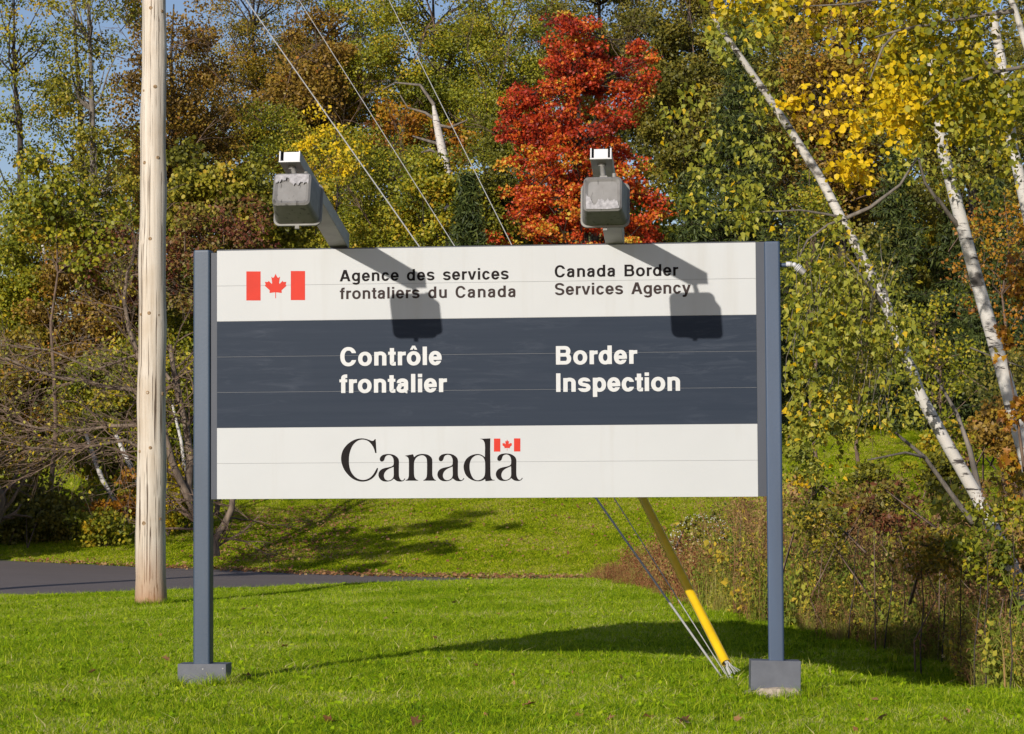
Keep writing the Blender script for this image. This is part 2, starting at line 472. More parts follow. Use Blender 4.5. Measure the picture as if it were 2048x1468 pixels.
# birch bark: chalk white with dark bands and scars
m_birch, nt, b = new_mat('birch_bark')
f = noise(nt, 5, 5, mscale=(1, 1, 4.5), rough=.7); f2 = noise(nt, 3, 4)
fk = noise(nt, 2.2, 5, mscale=(1, 1, 1.6), rough=.6); mxk = N(nt, 'ShaderNodeMath', operation='MAXIMUM'); nt.links.new(ramp(nt, f, [(.56, (0, 0, 0)), (.62, (1, 1, 1))]), mxk.inputs[0]); nt.links.new(ramp(nt, fk, [(.60, (0, 0, 0)), (.66, (.9, .9, .9))]), mxk.inputs[1])
c = mixc(nt, mxk.outputs[0], ramp(nt, f2, [(.3, (.52, .47, .41)), (.7, (.70, .67, .62))]), (.05, .04, .035))
nt.links.new(c, b.inputs['Base Color']); b.inputs['Roughness'].default_value = .7
bump(nt, b, f, .3, .01)

def wobble(a, b, n, amp):
    a, b = Vector(a), Vector(b); out = []
    for i in range(n + 1):
        t = i / n; p = a.lerp(b, t)
        if 0 < i < n: p += Vector((random.uniform(-1, 1), random.uniform(-1, 1), random.uniform(-.6, .6))) * amp
        out.append(p)
    return out

def crown_px(x0, x1, y0, y1, D, depth=None):
    """ellipsoid seen over the given photo rectangle at distance D"""
    c = at((x0 + x1) / 2, (y0 + y1) / 2, D)
    rx = (x1 - x0) / 2 / FPX * D; rz = (y1 - y0) / 2 / FPX * D
    return (c, rx, depth if depth else min(rx, rz) * .9 + .3, rz)

def tree(name, label, cat, base, crowns, ncl, per, size, mat, bark, group=None, shape='simple', clr=.42, flat=.6,
         trunk_r=.14, up=.5, droop=0, tintc=None, trunk_top=None, shell=.45, limbs=10, dead=0, trunk_pts=None, gap=0.0, minz=None, rag=.05):
    base = Vector(base)
    root = empty(name, base, label, cat, group)
    c0 = crowns[0][0]
    top = trunk_top or Vector((c0.x, c0.y, max(c[0].z + c[3] * .7 for c in crowns)))
    tp = trunk_pts or wobble(base - Vector((0, 0, .15)), top, 7, .12)
    tr = MB(); nn = len(tp)
    tr.tube(tp, [trunk_r * (1 - .9 * (i / (nn - 1))) * (1.25 if i == 0 else 1) for i in range(nn)], 8)
    tr.build('trunk', bark, root)
    w = np.array([c[1] * c[3] for c in crowns]); w = w / w.sum()
    CC, TT, OO = [], [], []
    br = MB()
    for ci, (c, rx, ry, rz) in enumerate(crowns):
        k = max(3, int(ncl * w[ci]))
        q = in_sphere(k, shell)
        # uneven outline
        q *= (1 + .16 * np.sin(q[:, 0:1] * 5 + ci) * np.cos(q[:, 2:3] * 6 + 1.3 * ci))
        q *= (1 + np.abs(rng.normal(0, rag, (k, 1))))
        cen = np.array(c)[None] + q * np.array([rx, ry, rz])[None]
        if minz is not None: cen = cen[cen[:, 2] > minz]
        for j, p in enumerate(cen):
            m = int(per * random.uniform(.5, 1.5))
            rr = clr * random.uniform(.6, 1.4)
            d = in_sphere(m) * np.array([rr, rr, rr * flat])[None]
            if droop: d[:, 2] -= rr * droop * (d[:, 0] ** 2 + d[:, 1] ** 2) / rr ** 2
            CC.append(p + d)
            tb = random.gauss(.5, .2) if tintc is None else tintc(p, ci)
            TT.append(np.clip(rng.normal(tb, .16, m), 0.01, .99))
            if j % max(1, len(cen) // limbs) == 0:
                zt = min(max(p[2] - rz * .45, tp[1].z), top.z)
                f_ = min(range(nn), key=lambda i: abs(tp[i].z - zt))
                s = tp[f_]
                br.tube(wobble(s, Vector(p), 4, .12), [trunk_r * .2, trunk_r * .17, trunk_r * .13, trunk_r * .08, .006], 5, cap=False)
            elif j % 3 == 0:
                a = Vector(p); br.tube([a, a + Vector((random.uniform(-.6, .6), random.uniform(-.6, .6), random.uniform(-.9, -.2)))], [.008, .016], 3, cap=False)
    br.build('branches', bark, root)['kind'] = 'stuff'
    leaves('crown', np.vstack(CC), size, mat, root, tint=np.concatenate(TT), shape=shape, up=up, droop=droop)
    return root

BRONZE = [(0, (.09, .055, .015)), (.3, (.20, .12, .02)), (.6, (.33, .19, .025)), (.85, (.38, .28, .03)), (1, (.46, .17, .03))]
OLIVE = [(0, (.07, .09, .008)), (.35, (.18, .20, .012)), (.65, (.32, .31, .018)), (.88, (.50, .38, .02)), (1, (.55, .34, .02))]
GOLD = [(0, (.08, .08, .01)), (.3, (.19, .16, .014)), (.6, (.33, .24, .018)), (.85, (.44, .27, .02)), (1, (.44, .17, .02))]
GREEN = [(0, (.08, .085, .012)), (.35, (.18, .18, .016)), (.65, (.30, .27, .02)), (.88, (.42, .34, .03)), (1, (.52, .34, .03))]
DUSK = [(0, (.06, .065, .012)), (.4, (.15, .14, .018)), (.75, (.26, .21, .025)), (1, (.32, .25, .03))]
RED = [(0, (.18, .018, .008)), (.3, (.42, .032, .010)), (.6, (.60, .085, .012)), (.82, (.70, .22, .02)), (1, (.62, .48, .05))]
RUST = [(0, (.12, .03, .02)), (.3, (.20, .07, .03)), (.55, (.22, .14, .03)), (.85, (.20, .20, .03)), (1, (.42, .32, .03))]
ORANGE = [(0, (.16, .06, .01)), (.4, (.36, .14, .01)), (.75, (.48, .24, .012)), (1, (.3, .26, .02))]
LIME = [(0, (.10, .12, .012)), (.35, (.25, .27, .025)), (.7, (.42, .40, .05)), (.86, (.52, .45, .05)), (1, (.75, .48, .01))]
YELLOW = [(0, (.16, .18, .015)), (.3, (.40, .35, .015)), (.6, (.78, .54, .01)), (1, (.88, .60, .015))]
SPRUCE = [(0, (.022, .036, .008)), (.5, (.055, .078, .014)), (.9, (.10, .12, .02)), (1, (.13, .14, .03))]
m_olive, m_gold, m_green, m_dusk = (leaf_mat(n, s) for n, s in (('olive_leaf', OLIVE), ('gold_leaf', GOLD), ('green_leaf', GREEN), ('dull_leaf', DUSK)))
m_bronze = leaf_mat('bronze_leaf', BRONZE)
m_red = leaf_mat('red_leaf', RED, transl=.2); m_rust = leaf_mat('rust_leaf', RUST); m_orange = leaf_mat('orange_leaf', ORANGE)
m_lime = leaf_mat('lime_leaf', LIME, transl=.3); m_yellow = leaf_mat('yellow_leaf', YELLOW, transl=.3); m_spruce = leaf_mat('spruce_needle', SPRUCE, transl=.05, rough=.6)

def gb(px, D): return ground_at(px, D)
FG = 'trees on the wooded hillside'

grow_twigs, grow_roots = [], []
# ---- back row: wall of autumn trees
back = [
    # label, x0,x1,y0,y1, D, mat, clusters, per
    ('golden brown tree filling the gap just right of the bare pole top', 225, 470, -60, 430, 70, m_bronze, 95, 150),
    ('tall olive and gold tree behind the top of the longest guy wire', 380, 640, -120, 300, 76, m_gold, 105, 150),
    ('yellow green tree with sky specks in its crown, above the left lamp', 520, 800, -110, 330, 78, m_olive, 105, 160),
    ('olive tree between the two thin guy wires at the top edge', 720, 1010, -120, 260, 74, m_olive, 115, 160),
    ('dull green tree directly left of the red maple top', 900, 1120, -90, 400, 72, m_olive, 110, 160),
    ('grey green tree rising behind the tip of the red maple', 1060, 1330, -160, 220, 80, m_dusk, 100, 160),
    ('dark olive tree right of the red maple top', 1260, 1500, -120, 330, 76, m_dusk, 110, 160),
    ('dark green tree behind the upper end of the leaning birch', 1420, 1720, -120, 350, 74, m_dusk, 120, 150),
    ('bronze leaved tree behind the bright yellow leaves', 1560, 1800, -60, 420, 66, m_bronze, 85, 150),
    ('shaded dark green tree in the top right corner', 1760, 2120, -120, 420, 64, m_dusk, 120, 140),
    ('olive gold tree low behind the left lamp arm', 430, 720, 200, 560, 66, m_olive, 100, 170),
    ('rusty brown tree crown between the longest guy wire and the middle one', 560, 700, 20, 230, 72, m_bronze, 50, 130),
    ('yellow green tree low behind the guy wires, left of the small spruce', 640, 930, 240, 560, 64, m_olive, 100, 170),
    ('leafy green tree between small spruce and red maple', 930, 1080, 250, 560, 66, m_green, 60, 160),
]
for (lab, x0, x1, y0, y1, D, mt, ncl, per) in back:
    cx = (x0 + x1) / 2
    h = (y1 - y0)
    cr = [crown_px(x0, x1, y0, y1 - h * .1, D), crown_px(x0 + (x1 - x0) * .2, x1 + 20, y0 + h * .45, y1 + 90, D + 1), crown_px(x0 - 20, x1 - (x1 - x0) * .3, y0 + h * .35, y1 + 60, D - 1)]
    tree('forest_tree', lab, 'tree', gb(cx, D), cr, int(ncl * 1.35), int(per * 1.7), random.choice([.075, .09, .10, .115]), mt, m_bark_dark, FG, trunk_r=.2, clr=.62, shell=.25, limbs=14)
    if True:
        r_ = [o for o in bpy.data.objects if o.get('label') == lab][0]; tw = MB()
        for _ in range(4):
            c_ = random.choice(cr); p_ = Vector((c_[0].x + random.uniform(-.8, .8) * c_[1], c_[0].y - c_[2] * random.uniform(.3, .9), c_[0].z + random.uniform(-.8, .8) * c_[3]))
            grow_twigs.append((tw, p_, Vector((random.uniform(-1, 1), -.3, random.uniform(.2, 1))).normalized()))
        grow_roots.append((tw, r_))
# a farther, shadier rank that closes the wood
far_t = [(300, 96, 120, 'behind the bare pole'), (520, 98, 60, 'behind the thickest guy wire'), (700, 100, 20, 'behind the middle guy wire'), (880, 96, 30, 'behind the broken birch trunk'), (1080, 100, -60, 'left behind the red maple'), (1280, 98, -60, 'right behind the red maple'),
         (1480, 94, -100, 'behind the top of the leaning birch'), (1680, 90, -60, 'behind the golden aspen leaves'), (1880, 88, -60, 'behind the thick birch'), (2080, 90, -60, 'behind the top right corner'),
         (1400, 84, 250, 'low between red maple and right post'), (1620, 82, 300, 'low behind the right post'), (1820, 80, 300, 'low between the two large birches'), (2020, 80, 300, 'low at the right frame edge')]
for i, (px, D, ytop, where) in enumerate(far_t):
    yb = 620 if i < 10 else 900
    cr = [crown_px(px - 170, px + 170, ytop + 120 if px < 900 else ytop, yb, D, 3.0)]
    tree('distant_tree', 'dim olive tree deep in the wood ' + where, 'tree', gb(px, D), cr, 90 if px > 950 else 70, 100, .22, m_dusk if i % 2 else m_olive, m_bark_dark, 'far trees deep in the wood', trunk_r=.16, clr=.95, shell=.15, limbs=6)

# ---- slender poplars against the sky on the left
for (lab, xt, D, boxes, ncl, per, seed_pts, bark) in [
    ('slender dark stemmed poplar with thin leaves at the left edge', 40, 62, [(-60, 120, -150, 180), (-40, 90, 120, 420), (-60, 60, 340, 600)], 130, 62,
     [(60, 900), (48, 700), (42, 420), (40, 250), (28, 150), (28, -60)], m_bark_dark),
    ('tall pale stemmed poplar with blue sky showing through, left of the pole', 185, 60, [(90, 290, -150, 120), (90, 230, 80, 330), (120, 280, 260, 480), (60, 200, 380, 600)], 190, 72,
     [(185, 900), (188, 600), (188, 400), (184, 220), (180, 80), (176, -100)], m_bark_grey),
    ('thin poplar behind the bare pole, dark stem and drooping small leaves', 168, 64, [(60, 200, 60, 420), (100, 260, 300, 560)], 130, 62,
     [(168, 900), (168, 600), (166, 350), (160, 210), (150, 60), (148, -60)], m_bark_dark)]:
    tp = [at(x, y, D) for x, y in seed_pts]
    cr = [crown_px(*bx, D) for bx in boxes]
    base = gb(seed_pts[0][0], D)
    tp[0] = base
    tree('poplar', lab, 'tree', base, cr, ncl, per, .085, m_green if 'pale' in lab else m_olive, bark, 'poplars at the left edge', clr=.42, trunk_r=.15, trunk_pts=tp, shell=.1, limbs=12, droop=.3)

# ---- red maple
D = 60
cr = [crown_px(1090, 1225, 30, 220, D), crown_px(1055, 1270, 140, 360, D), crown_px(1015, 1290, 260, 470, D), crown_px(1000, 1320, 350, 600, D), crown_px(1230, 1320, 90, 190, D + .5), crown_px(1000, 1100, 180, 330, D + .3)]
tree('red_maple', 'blazing red and orange maple behind the middle of the sign', 'tree', gb(1180, D), cr, 560, 95, .078, m_red, m_bark_dark, shape='star', trunk_r=.13, clr=.29, flat=.55, shell=.1, limbs=60, rag=.12,
     tintc=lambda p, ci: random.gauss(.42 + .30 * (ci in (2, 3)) * random.random() + .4 * (random.random() < .06), .15))
# ---- small orange tree behind the snag and bronze understory
cr = [crown_px(730, 850, 195, 320, 69), crown_px(850, 960, 250, 340, 69)]
tree('orange_sapling', 'small orange brown tree behind the broken birch trunk', 'tree', gb(790, 69), cr, 34, 100, .11, m_orange, m_bark_dark, trunk_r=.07, clr=.35)
cr = [crown_px(600, 740, 200, 420, 60)]
tree('yellow_sapling', 'slim yellow leaved tree just right of the left lamp', 'tree', gb(670, 60), cr, 20, 70, .10, m_yellow, m_bark_dark, trunk_r=.06, clr=.3)

# ---- broken birch snag
root = empty('birch_snag', gb(900, 62), 'broken off pale birch trunk with bare twigs, between the right two guy wires', 'dead tree')
s = MB(); s.tube([gb(905, 62), at(905, 520, 62), at(893, 340, 62), at(882, 290, 62), at(872, 240, 62), at(866, 205, 62)], [.17, .15, .13, .115, .09, .03], 9)
s.build('trunk', m_birch, root)
for pl in ([(885, 290), (850, 280), (825, 272)], [(872, 240), (850, 225), (815, 215), (800, 190)], [(874, 250), (900, 255), (935, 240)], [(868, 210), (840, 170), (790, 165), (765, 180)], [(888, 310), (860, 300), (842, 305)]):
    q = MB(); q.tube([at(x, y, 62) for x, y in pl], [.055, .04] + [.02] * (len(pl) - 2), 5, cap=False); q.build('branch', m_bark_grey, root)

tree('understory_tree', 'yellow green sapling in front of the foot of the broken birch', 'tree', gb(880, 60), [crown_px(780, 970, 318, 520, 60, 1)], 75, 130, .1, m_olive, m_bark_dark, trunk_r=.05, clr=.4, shell=.1, limbs=8)
# ---- spruces
def spruce(label, px, ytip, D, hw, ybase=None, dense=1.0, group='spruces among the leafy trees'):
    base = gb(px, D); tip = at(px, ytip, D)
    root = empty('spruce', base, label, 'spruce tree', group)
    h = tip.z - base.z; R = hw / FPX * D
    t = MB(); t.tube([base, tip], [.05 + h * .012, .01], 7); t.build('trunk', m_bark_dark, root)
    C, B = [], MB()
    z = .04
    while z < 1:
        r = R * min(1, (1 - z) * 1.15 + .03) * random.uniform(.85, 1.1)
        nb = max(4, int(9 * dense))
        for k in range(nb):
            a = random.uniform(0, 2 * PI); L = r * random.uniform(.75, 1.15)
            if z > .97: L *= .6
            p0 = Vector((tip.x, tip.y, base.z + h * z)); dr = Vector((math.cos(a), math.sin(a), 0))
            p1 = p0 + dr * L + Vector((0, 0, -.18 * L)); p2 = p0 + dr * (L * 1.15) + Vector((0, 0, -.13 * L))
            B.tube([p0, p1, p2], [.018, .010, .004], 3, cap=False)
            m = int(70 * dense * (L + .25))
            tt = rng.uniform(.1, 1.12, m)
            side = rng.normal(0, 1, (m, 3)) * np.array([.14, .14, .06])[None] * (1.15 - tt[:, None] * .6)
            C.append(np.array(p0)[None] + np.array(dr)[None] * (tt * L)[:, None] + side + np.stack([0 * tt, 0 * tt, -.18 * L * tt], -1))
        z += .035 * (1 + .4 * random.random()) * (4.0 / max(h, 4)) * 1.35
    B.build('branches', m_bark_dark, root)
    leaves('needles', np.vstack(C), .17, m_spruce, root, shape='needle', up=.3, droop=.4)
    return root
spruce('small dense spruce with its tip between the guy wires, above the sign', 935, 352, 57, 120, dense=1.3)
spruce('dark spruce right of the red maple, above the sign top', 1385, 330, 55, 120, dense=1.2)
spruce('dark tall spruce behind the upper leaning birch', 1480, 40, 63, 170)
spruce('shady spruce behind the right post', 1620, 330, 61, 130, dense=1.1)
spruce('dark spruce between the two big birch trunks', 1790, 300, 62, 150, dense=1.1)
spruce('dark spruce right of the thick white birch trunk', 1990, 350, 60, 150, dense=1.1)
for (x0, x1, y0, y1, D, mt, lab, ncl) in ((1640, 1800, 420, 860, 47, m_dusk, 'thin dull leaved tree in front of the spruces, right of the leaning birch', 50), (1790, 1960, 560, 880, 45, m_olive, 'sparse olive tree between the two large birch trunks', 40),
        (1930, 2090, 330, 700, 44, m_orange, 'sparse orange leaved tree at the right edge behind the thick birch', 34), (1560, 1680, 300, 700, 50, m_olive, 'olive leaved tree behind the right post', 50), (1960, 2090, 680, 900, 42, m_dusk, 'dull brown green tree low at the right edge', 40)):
    tree('understory_tree', lab, 'tree', gb((x0 + x1) / 2, D), [crown_px(x0, x1, y0, y1, D, 1.2)], ncl, 60, .075, mt, m_twig, 'thin trees under the spruces', trunk_r=.05, clr=.42, shell=.0, limbs=14)
spruce('black green spruce half hidden behind the thick birch trunk', 1900, 430, 63, 130, dense=1.1)

# ---- left side: shrubs and small trees, from the sign edge to the frame edge
mixr = lambda p, ci: random.choice([.15, .35, .55, .8])
tree('viburnum', 'large leaved green shrub with reddish lower leaves left of the pole', 'shrub', gb(110, 50),
     [crown_px(20, 190, 300, 480, 50), crown_px(120, 290, 400, 560, 50)], 70, 60, .09, m_olive, m_twig, trunk_r=.06, clr=.38, shell=.1, limbs=20, droop=.4, shape='oval')
tree('viburnum', 'tall green leaved shrub between pole and sign top', 'shrub', gb(400, 52),
     [crown_px(320, 480, 280, 470, 52), crown_px(400, 640, 330, 520, 52)], 150, 90, .095, m_green, m_twig, trunk_r=.06, clr=.38, shell=.1, limbs=20, droop=.4, shape='oval')
tree('dogwood', 'dark red leaved thicket showing above the left end of the sign', 'shrub', gb(430, 50),
     [crown_px(330, 560, 400, 640, 50), crown_px(200, 340, 430, 620, 50)], 150, 80, .085, m_rust, m_twig, trunk_r=.05, clr=.35, shell=.1, limbs=40)
wall = [(-20, 130, 380, 760, 54, m_olive, 'yellow green thicket tree at the left edge, mid height', 100),
        (90, 290, 440, 800, 53, m_bronze, 'dense golden brown thicket tree behind the bare branches', 80),
        (-40, 160, 650, 960, 52, m_gold, 'low golden thicket behind bare twigs at the left edge', 95),
        (120, 330, 700, 1000, 51, m_olive, 'shaded green thicket behind the apple branches', 95),
        (300, 440, 560, 960, 52, m_olive, 'thicket between pole and left sign post', 80)]
for (x0, x1, y0, y1, D, mt, lab, ncl) in wall:
    tree('thicket_tree', lab, 'tree', gb((x0 + x1) / 2, D), [crown_px(x0, x1, y0, y1, D, 1.4)], int(ncl * 1.3), 200, .085, mt, m_twig, 'thicket trees left of the sign', trunk_r=.07, clr=.42, shell=.2, limbs=20)
lows = [(190, 300, 930, 1060, 47.5, m_orange, 'small orange red bush beside the foot of the pole', 16, .09),
        (290, 390, 900, 1060, 47.6, m_yellow, 'low yellow bush between pole and left post', 16, .09),
        (150, 270, 1000, 1100, 46.6, m_olive, 'low olive bush at the lawn edge left of the pole', 22, .09),
        (320, 430, 960, 1090, 48.5, m_green, 'green yellow bush behind the twisted apple stems', 20, .09),
        (-30, 60, 900, 1010, 48, m_gold, 'yellow brown bush at the left edge above the dark hollow', 18, .09)]
for (x0, x1, y0, y1, D, mt, lab, ncl, sz) in lows:
    tree('low_bush', lab, 'bush', gb((x0 + x1) / 2, D), [crown_px(x0, x1, y0, y1, D, .6)], ncl, 80, sz, mt, m_twig, 'low bushes along the driveway', trunk_r=.03, clr=.26, shell=.0, limbs=6)

# thin birches in the left thicket
for lab, pl, D, r in (('thin white birch stem low in the thicket, left of the pole', [(172, 868), (188, 915), (205, 960), (232, 1005), (245, 1060)], 49.2, .05),
                 ('thin white birch stem just left of the pole', [(232, 870), (250, 910), (275, 960), (300, 1040)], 49.0, .055),
                 ('slim white birch stem highest in the left thicket', [(85, 490), (100, 560), (112, 600), (150, 700), (180, 850), (195, 1040)], 53.2, .045),
                 ('faint birch stem between pole and left post', [(345, 810), (362, 880), (372, 960), (380, 1050)], 49.1, .035)):
    root = empty('young_birch', gb(pl[-1][0], D), lab, 'birch tree', 'thin birches left of the pole')
    q = MB(); q.tube([at(x, y, D) for x, y in pl] + [gb(pl[-1][0] + 6, D)], [r * .7] + [r] * len(pl), 7); q.build('trunk', m_birch, root)
    q = MB()
    for k in range(9):
        x, y = random.choice(pl[:-1]); a = at(x, y, D)
        q.tube(wobble(a, a + Vector((random.uniform(-.9, .9), random.uniform(-.4, .1), random.uniform(.2, .9))), 3, .05), [.018, .014, .01, .005], 3, cap=False)
    q.build('branches', m_bark_dark, root)

# ---- bare apple trees
def twigs(mb, p, d, L, r, depth, gravity=-.03):
    if depth == 0 or L < .12: return
    n = 4; pts = [p]; q = p.copy(); dd = d.copy()
    for i in range(n):
        dd = (dd + Vector((random.gauss(0, .16), random.gauss(0, .16), random.gauss(0, .13) + gravity))).normalized()
        q = q + dd * (L / n); pts.append(q.copy())
    mb.tube(pts, [r * (1 - .55 * i / n) for i in range(n + 1)], 4 if r > .02 else 3, cap=False)
    for k in range(3 if depth > 1 else 2):
        j = random.randint(1, n); s = pts[j]
        nd = (dd + Vector((random.gauss(0, .6), random.gauss(0, .5), random.gauss(0, .45)))).normalized()
        twigs(mb, s, nd, L * random.uniform(.5, .8), r * .55, depth - 1, gravity)
for tw_, p_, d_ in grow_twigs: twigs(tw_, p_, d_, random.uniform(1.2, 2.2), .024, 4, .02)
for tw_, r_ in grow_roots: tw_.build('bare_twigs', m_twig, r_)['kind'] = 'stuff'
def polyline_limb(root, name, pl, D, r0, r1, depth=3, L=.9, every=1, mat=None, dD=0):
    n = len(pl)
    P = [at(x, y, D + dD * i / max(1, n - 1)) for i, (x, y) in enumerate(pl)]
    q = MB(); q.tube(P, [r0 + (r1 - r0) * i / (n - 1) for i in range(n)], 8); q.build(name, mat or m_apple, root)
    tw = MB()
    for i in range(1, n):
        for _ in range(every):
            d = (P[i] - P[i - 1]).normalized() + Vector((random.gauss(0, .6), random.gauss(0, .5), random.gauss(.1, .5)))
            twigs(tw, P[i - 1].lerp(P[i], random.random()), d.normalized(), L * random.uniform(.6, 1.2), max(.012, r1 * .5), depth)
    return tw
root = empty('apple_tree', ground_at(430, 43), 'old apple tree with twisted grey stems at the left post and long bare branches', 'tree')
T = []
T.append(polyline_limb(root, 'limb', [(432, 1112), (430, 1080), (447, 1052), (463, 1018), (466, 985), (455, 930), (470, 850)], 43, .075, .04, every=1))
T.append(polyline_limb(root, 'limb', [(430, 1108), (424, 1075), (400, 1052), (384, 1010), (362, 965), (345, 925), (330, 870), (322, 800)], 43, .095, .05, every=2))
T.append(polyline_limb(root, 'limb', [(388, 1020), (376, 975), (381, 920), (372, 850), (350, 760), (340, 690)], 43, .09, .04, every=2, dD=.8))
T.append(polyline_limb(root, 'limb', [(330, 850), (290, 800), (262, 778), (215, 775), (170, 762), (120, 756), (60, 738), (10, 715)], 43, .06, .022, every=5, dD=-.8))
T.append(polyline_limb(root, 'limb', [(335, 870), (290, 850), (215, 852), (170, 860), (110, 862), (50, 850), (-20, 830)], 43, .045, .015, every=6, dD=.6))
T.append(polyline_limb(root, 'limb', [(325, 800), (280, 720), (258, 660), (248, 600), (255, 545), (268, 515)], 43, .055, .02, every=5, dD=.4))
T.append(polyline_limb(root, 'limb', [(300, 905), (250, 880), (200, 890), (130, 900), (60, 895), (0, 880)], 43, .035, .012, every=6, dD=-.5))
T.append(polyline_limb(root, 'limb', [(340, 760), (300, 700), (190, 740), (100, 700), (20, 690)], 43, .035, .012, every=5, dD=.9))
mm = MB()
for t in T: mm.add(t.v, t.f)
mm.build('twigs', m_twig, root)['kind'] = 'stuff'
pts = np.array(mm.v); sel = pts[rng.integers(0, len(pts), 1500)] + rng.normal(0, .05, (1500, 3))
leaves('crown', sel, .07, m_lime, root, shape='simple', up=.2, droop=.5)

root = empty('crooked_tree', ground_at(6, 46), 'thick grey trunk with forked branches cut by the left frame edge', 'tree')
T = [polyline_limb(root, 'trunk', [(-50, 1100), (-22, 1060), (-6, 1030), (2, 1000), (-4, 985), (-16, 960)], 46, .13, .1, depth=2, every=1),
     polyline_limb(root, 'limb', [(0, 1030), (25, 1000), (45, 965), (65, 935)], 46, .04, .015, every=1)]
mm = MB()
for t in T: mm.add(t.v, t.f)
mm.build('twigs', m_twig, root)['kind'] = 'stuff'

# ---- trees just outside the left frame edge; their shade falls into the picture, two added to darken the hollow
for (x, y, zc_, rr, rz_, lab, nc) in ((-9.3, 30.3, 6.3, 2.0, 1.9, 'slender leafy tree outside the left frame edge, its shade lies on the slope', 60),
                                 (-12.6, 41.3, 2.9, 1.9, 2.5, 'added dense round tree outside the left frame edge to shade the dark hollow', 150),
                                 (-11.3, 43.6, 2.6, 1.5, 2.6, 'added low dense tree just outside the left frame edge to shade the hollow', 130),
                                 (-15.2, 44.5, 4.0, 2.6, 3.2, 'broad tree outside the left frame edge behind the driveway', 150)):
    b0 = Vector((x, y, Hf(x, y)))
    tree('unseen_tree', lab, 'tree', b0, [(Vector((x, y, b0.z + zc_)), rr, rr, rz_)], nc, 90 if nc > 100 else 120, .12, m_olive, m_bark_grey, trunk_r=.11 if nc > 100 else .2, clr=.3, shell=.05, limbs=22)
tree('low_bush', 'dark bush deep in the shaded hollow at the left edge', 'bush', gb(70, 49), [crown_px(-40, 160, 960, 1110, 48.2, 1.0)], 75, 120, .09, m_dusk, m_twig, 'low bushes along the driveway', trunk_r=.04, clr=.4, shell=.0, limbs=8)

# ------------------------------------------------------------------ weeds on the right
WEED = [(0, (.15, .07, .035)), (.3, (.34, .18, .08)), (.55, (.46, .29, .12)), (.75, (.34, .29, .06)), (.9, (.28, .32, .04)), (1, (.60, .46, .2))]
WEEDG = [(0, (.10, .14, .02)), (.4, (.24, .28, .03)), (.7, (.42, .40, .05)), (.9, (.55, .42, .05)), (1, (.62, .42, .04))]
WRED = [(0, (.20, .06, .03)), (.4, (.34, .14, .06)), (.75, (.42, .24, .10)), (1, (.28, .26, .05))]
m_weed = leaf_mat('dry_weed', WEED, rough=.8, spec=.1); m_weedg = leaf_mat('green_weed', WEEDG, rough=.7, spec=.2); m_wred = leaf_mat('rust_weed', WRED, rough=.8, spec=.1)
def stalk_clump(ns, h0, h1, rad, leafn, leafs, plume=True, tc=None):
    V, T3, T4, TT = [], [], [], []; base = 0
    for s_ in range(ns):
        a = random.uniform(0, 2 * PI); r = rad * math.sqrt(random.random()); h = random.uniform(h0, h1)
        p = np.array([math.cos(a) * r, math.sin(a) * r, -.03]); ln = np.array([random.gauss(0, .16), random.gauss(0, .16), 1.0]); ln /= np.linalg.norm(ln)
        bend = np.array([random.gauss(0, .12), random.gauss(0, .12), 0])
        K = 4; w = random.uniform(.0025, .005); pa = random.uniform(0, PI); pv = np.array([math.cos(pa), math.sin(pa), 0]) * w
        tint = random.random() if tc is None else min(.97, max(.03, random.gauss(tc, .12)))
        cen = [p + ln * h * (i / K) + bend * h * (i / K) ** 2 for i in range(K + 1)]
        vs = []
        for i, c in enumerate(cen):
            ww = pv * (1 - .6 * i / K); vs += [c - ww, c + ww]
        V += vs; TT += [tint * .5 + .1] * len(vs)
        for i in range(K): T4.append((base + 2 * i, base + 2 * i + 1, base + 2 * i + 3, base + 2 * i + 2))
        base += len(vs)
        m = int(leafn * random.uniform(.6, 1.3))
        tt = rng.uniform(.12, 1, m)
        C = np.array([cen[0] + ln * h * t + bend * h * t * t for t in tt]) + rng.normal(0, .02, (m, 3))
        if plume:
            k = int(m * 1.1); tp = np.array([cen[-1]] * k) + rng.normal(0, 1, (k, 3)) * np.array([.035, .035, .06])
            C = np.vstack([C, tp])
        Vv, Tt, kk = leaf_arrays(C, leafs, 'needle' if random.random() < .55 else 'simple', up=.2, droop=.5)
        V += list(Vv); tv = np.clip(rng.normal(tint, .18, len(C)), 0, 1); TT += list(np.repeat(tv, kk))
        for t in Tt:
            (T3 if t.shape[1] == 3 else T4).extend([tuple(f) for f in (t + base)])
        base += len(Vv)
    faces = [np.array(x) for x in (T3, T4) if len(x)]
    return np_mesh('weed_clump', np.array(V), faces, np.array(TT))
wv = []
for k, (tc_, ns_, pl_, lf, ls) in enumerate(((.5, 15, True, 30, .026), (.12, 12, True, 34, .03), (.62, 16, False, 14, .034), (.3, 14, True, 36, .024), (.45, 9, True, 44, .034), (.9, 12, False, 40, .04))):
    wv.append(source('weed_source_%d' % k, stalk_clump(ns_, .35, 1.05, .24, lf, ls, plume=pl_, tc=tc_), m_weed))
for k, (tc_, ns_, lf, ls) in enumerate(((.3, 12, 46, .04), (.65, 11, 42, .045), (.9, 9, 34, .045))):
    wv.append(source('weed_source_g%d' % k, stalk_clump(ns_, .3, .9, .24, lf, ls, plume=False, tc=tc_), m_weedg))
wr = [source('rust_source_%d' % k, stalk_clump(18, .22, .5, .2, 26, .026), m_wred) for k in range(3)]
m_tallgrass = m_weed
tg = []
for k in range(3):
    V, T, t = blades(260, .45, .25, .6, .006, lean=.35, tint=lambda n: rng.choice([.55, .8, .86, .9, .97], n))
    tg.append(source('tall_grass_source_%d' % k, np_mesh('tall_grass', V, T, t), m_weed))
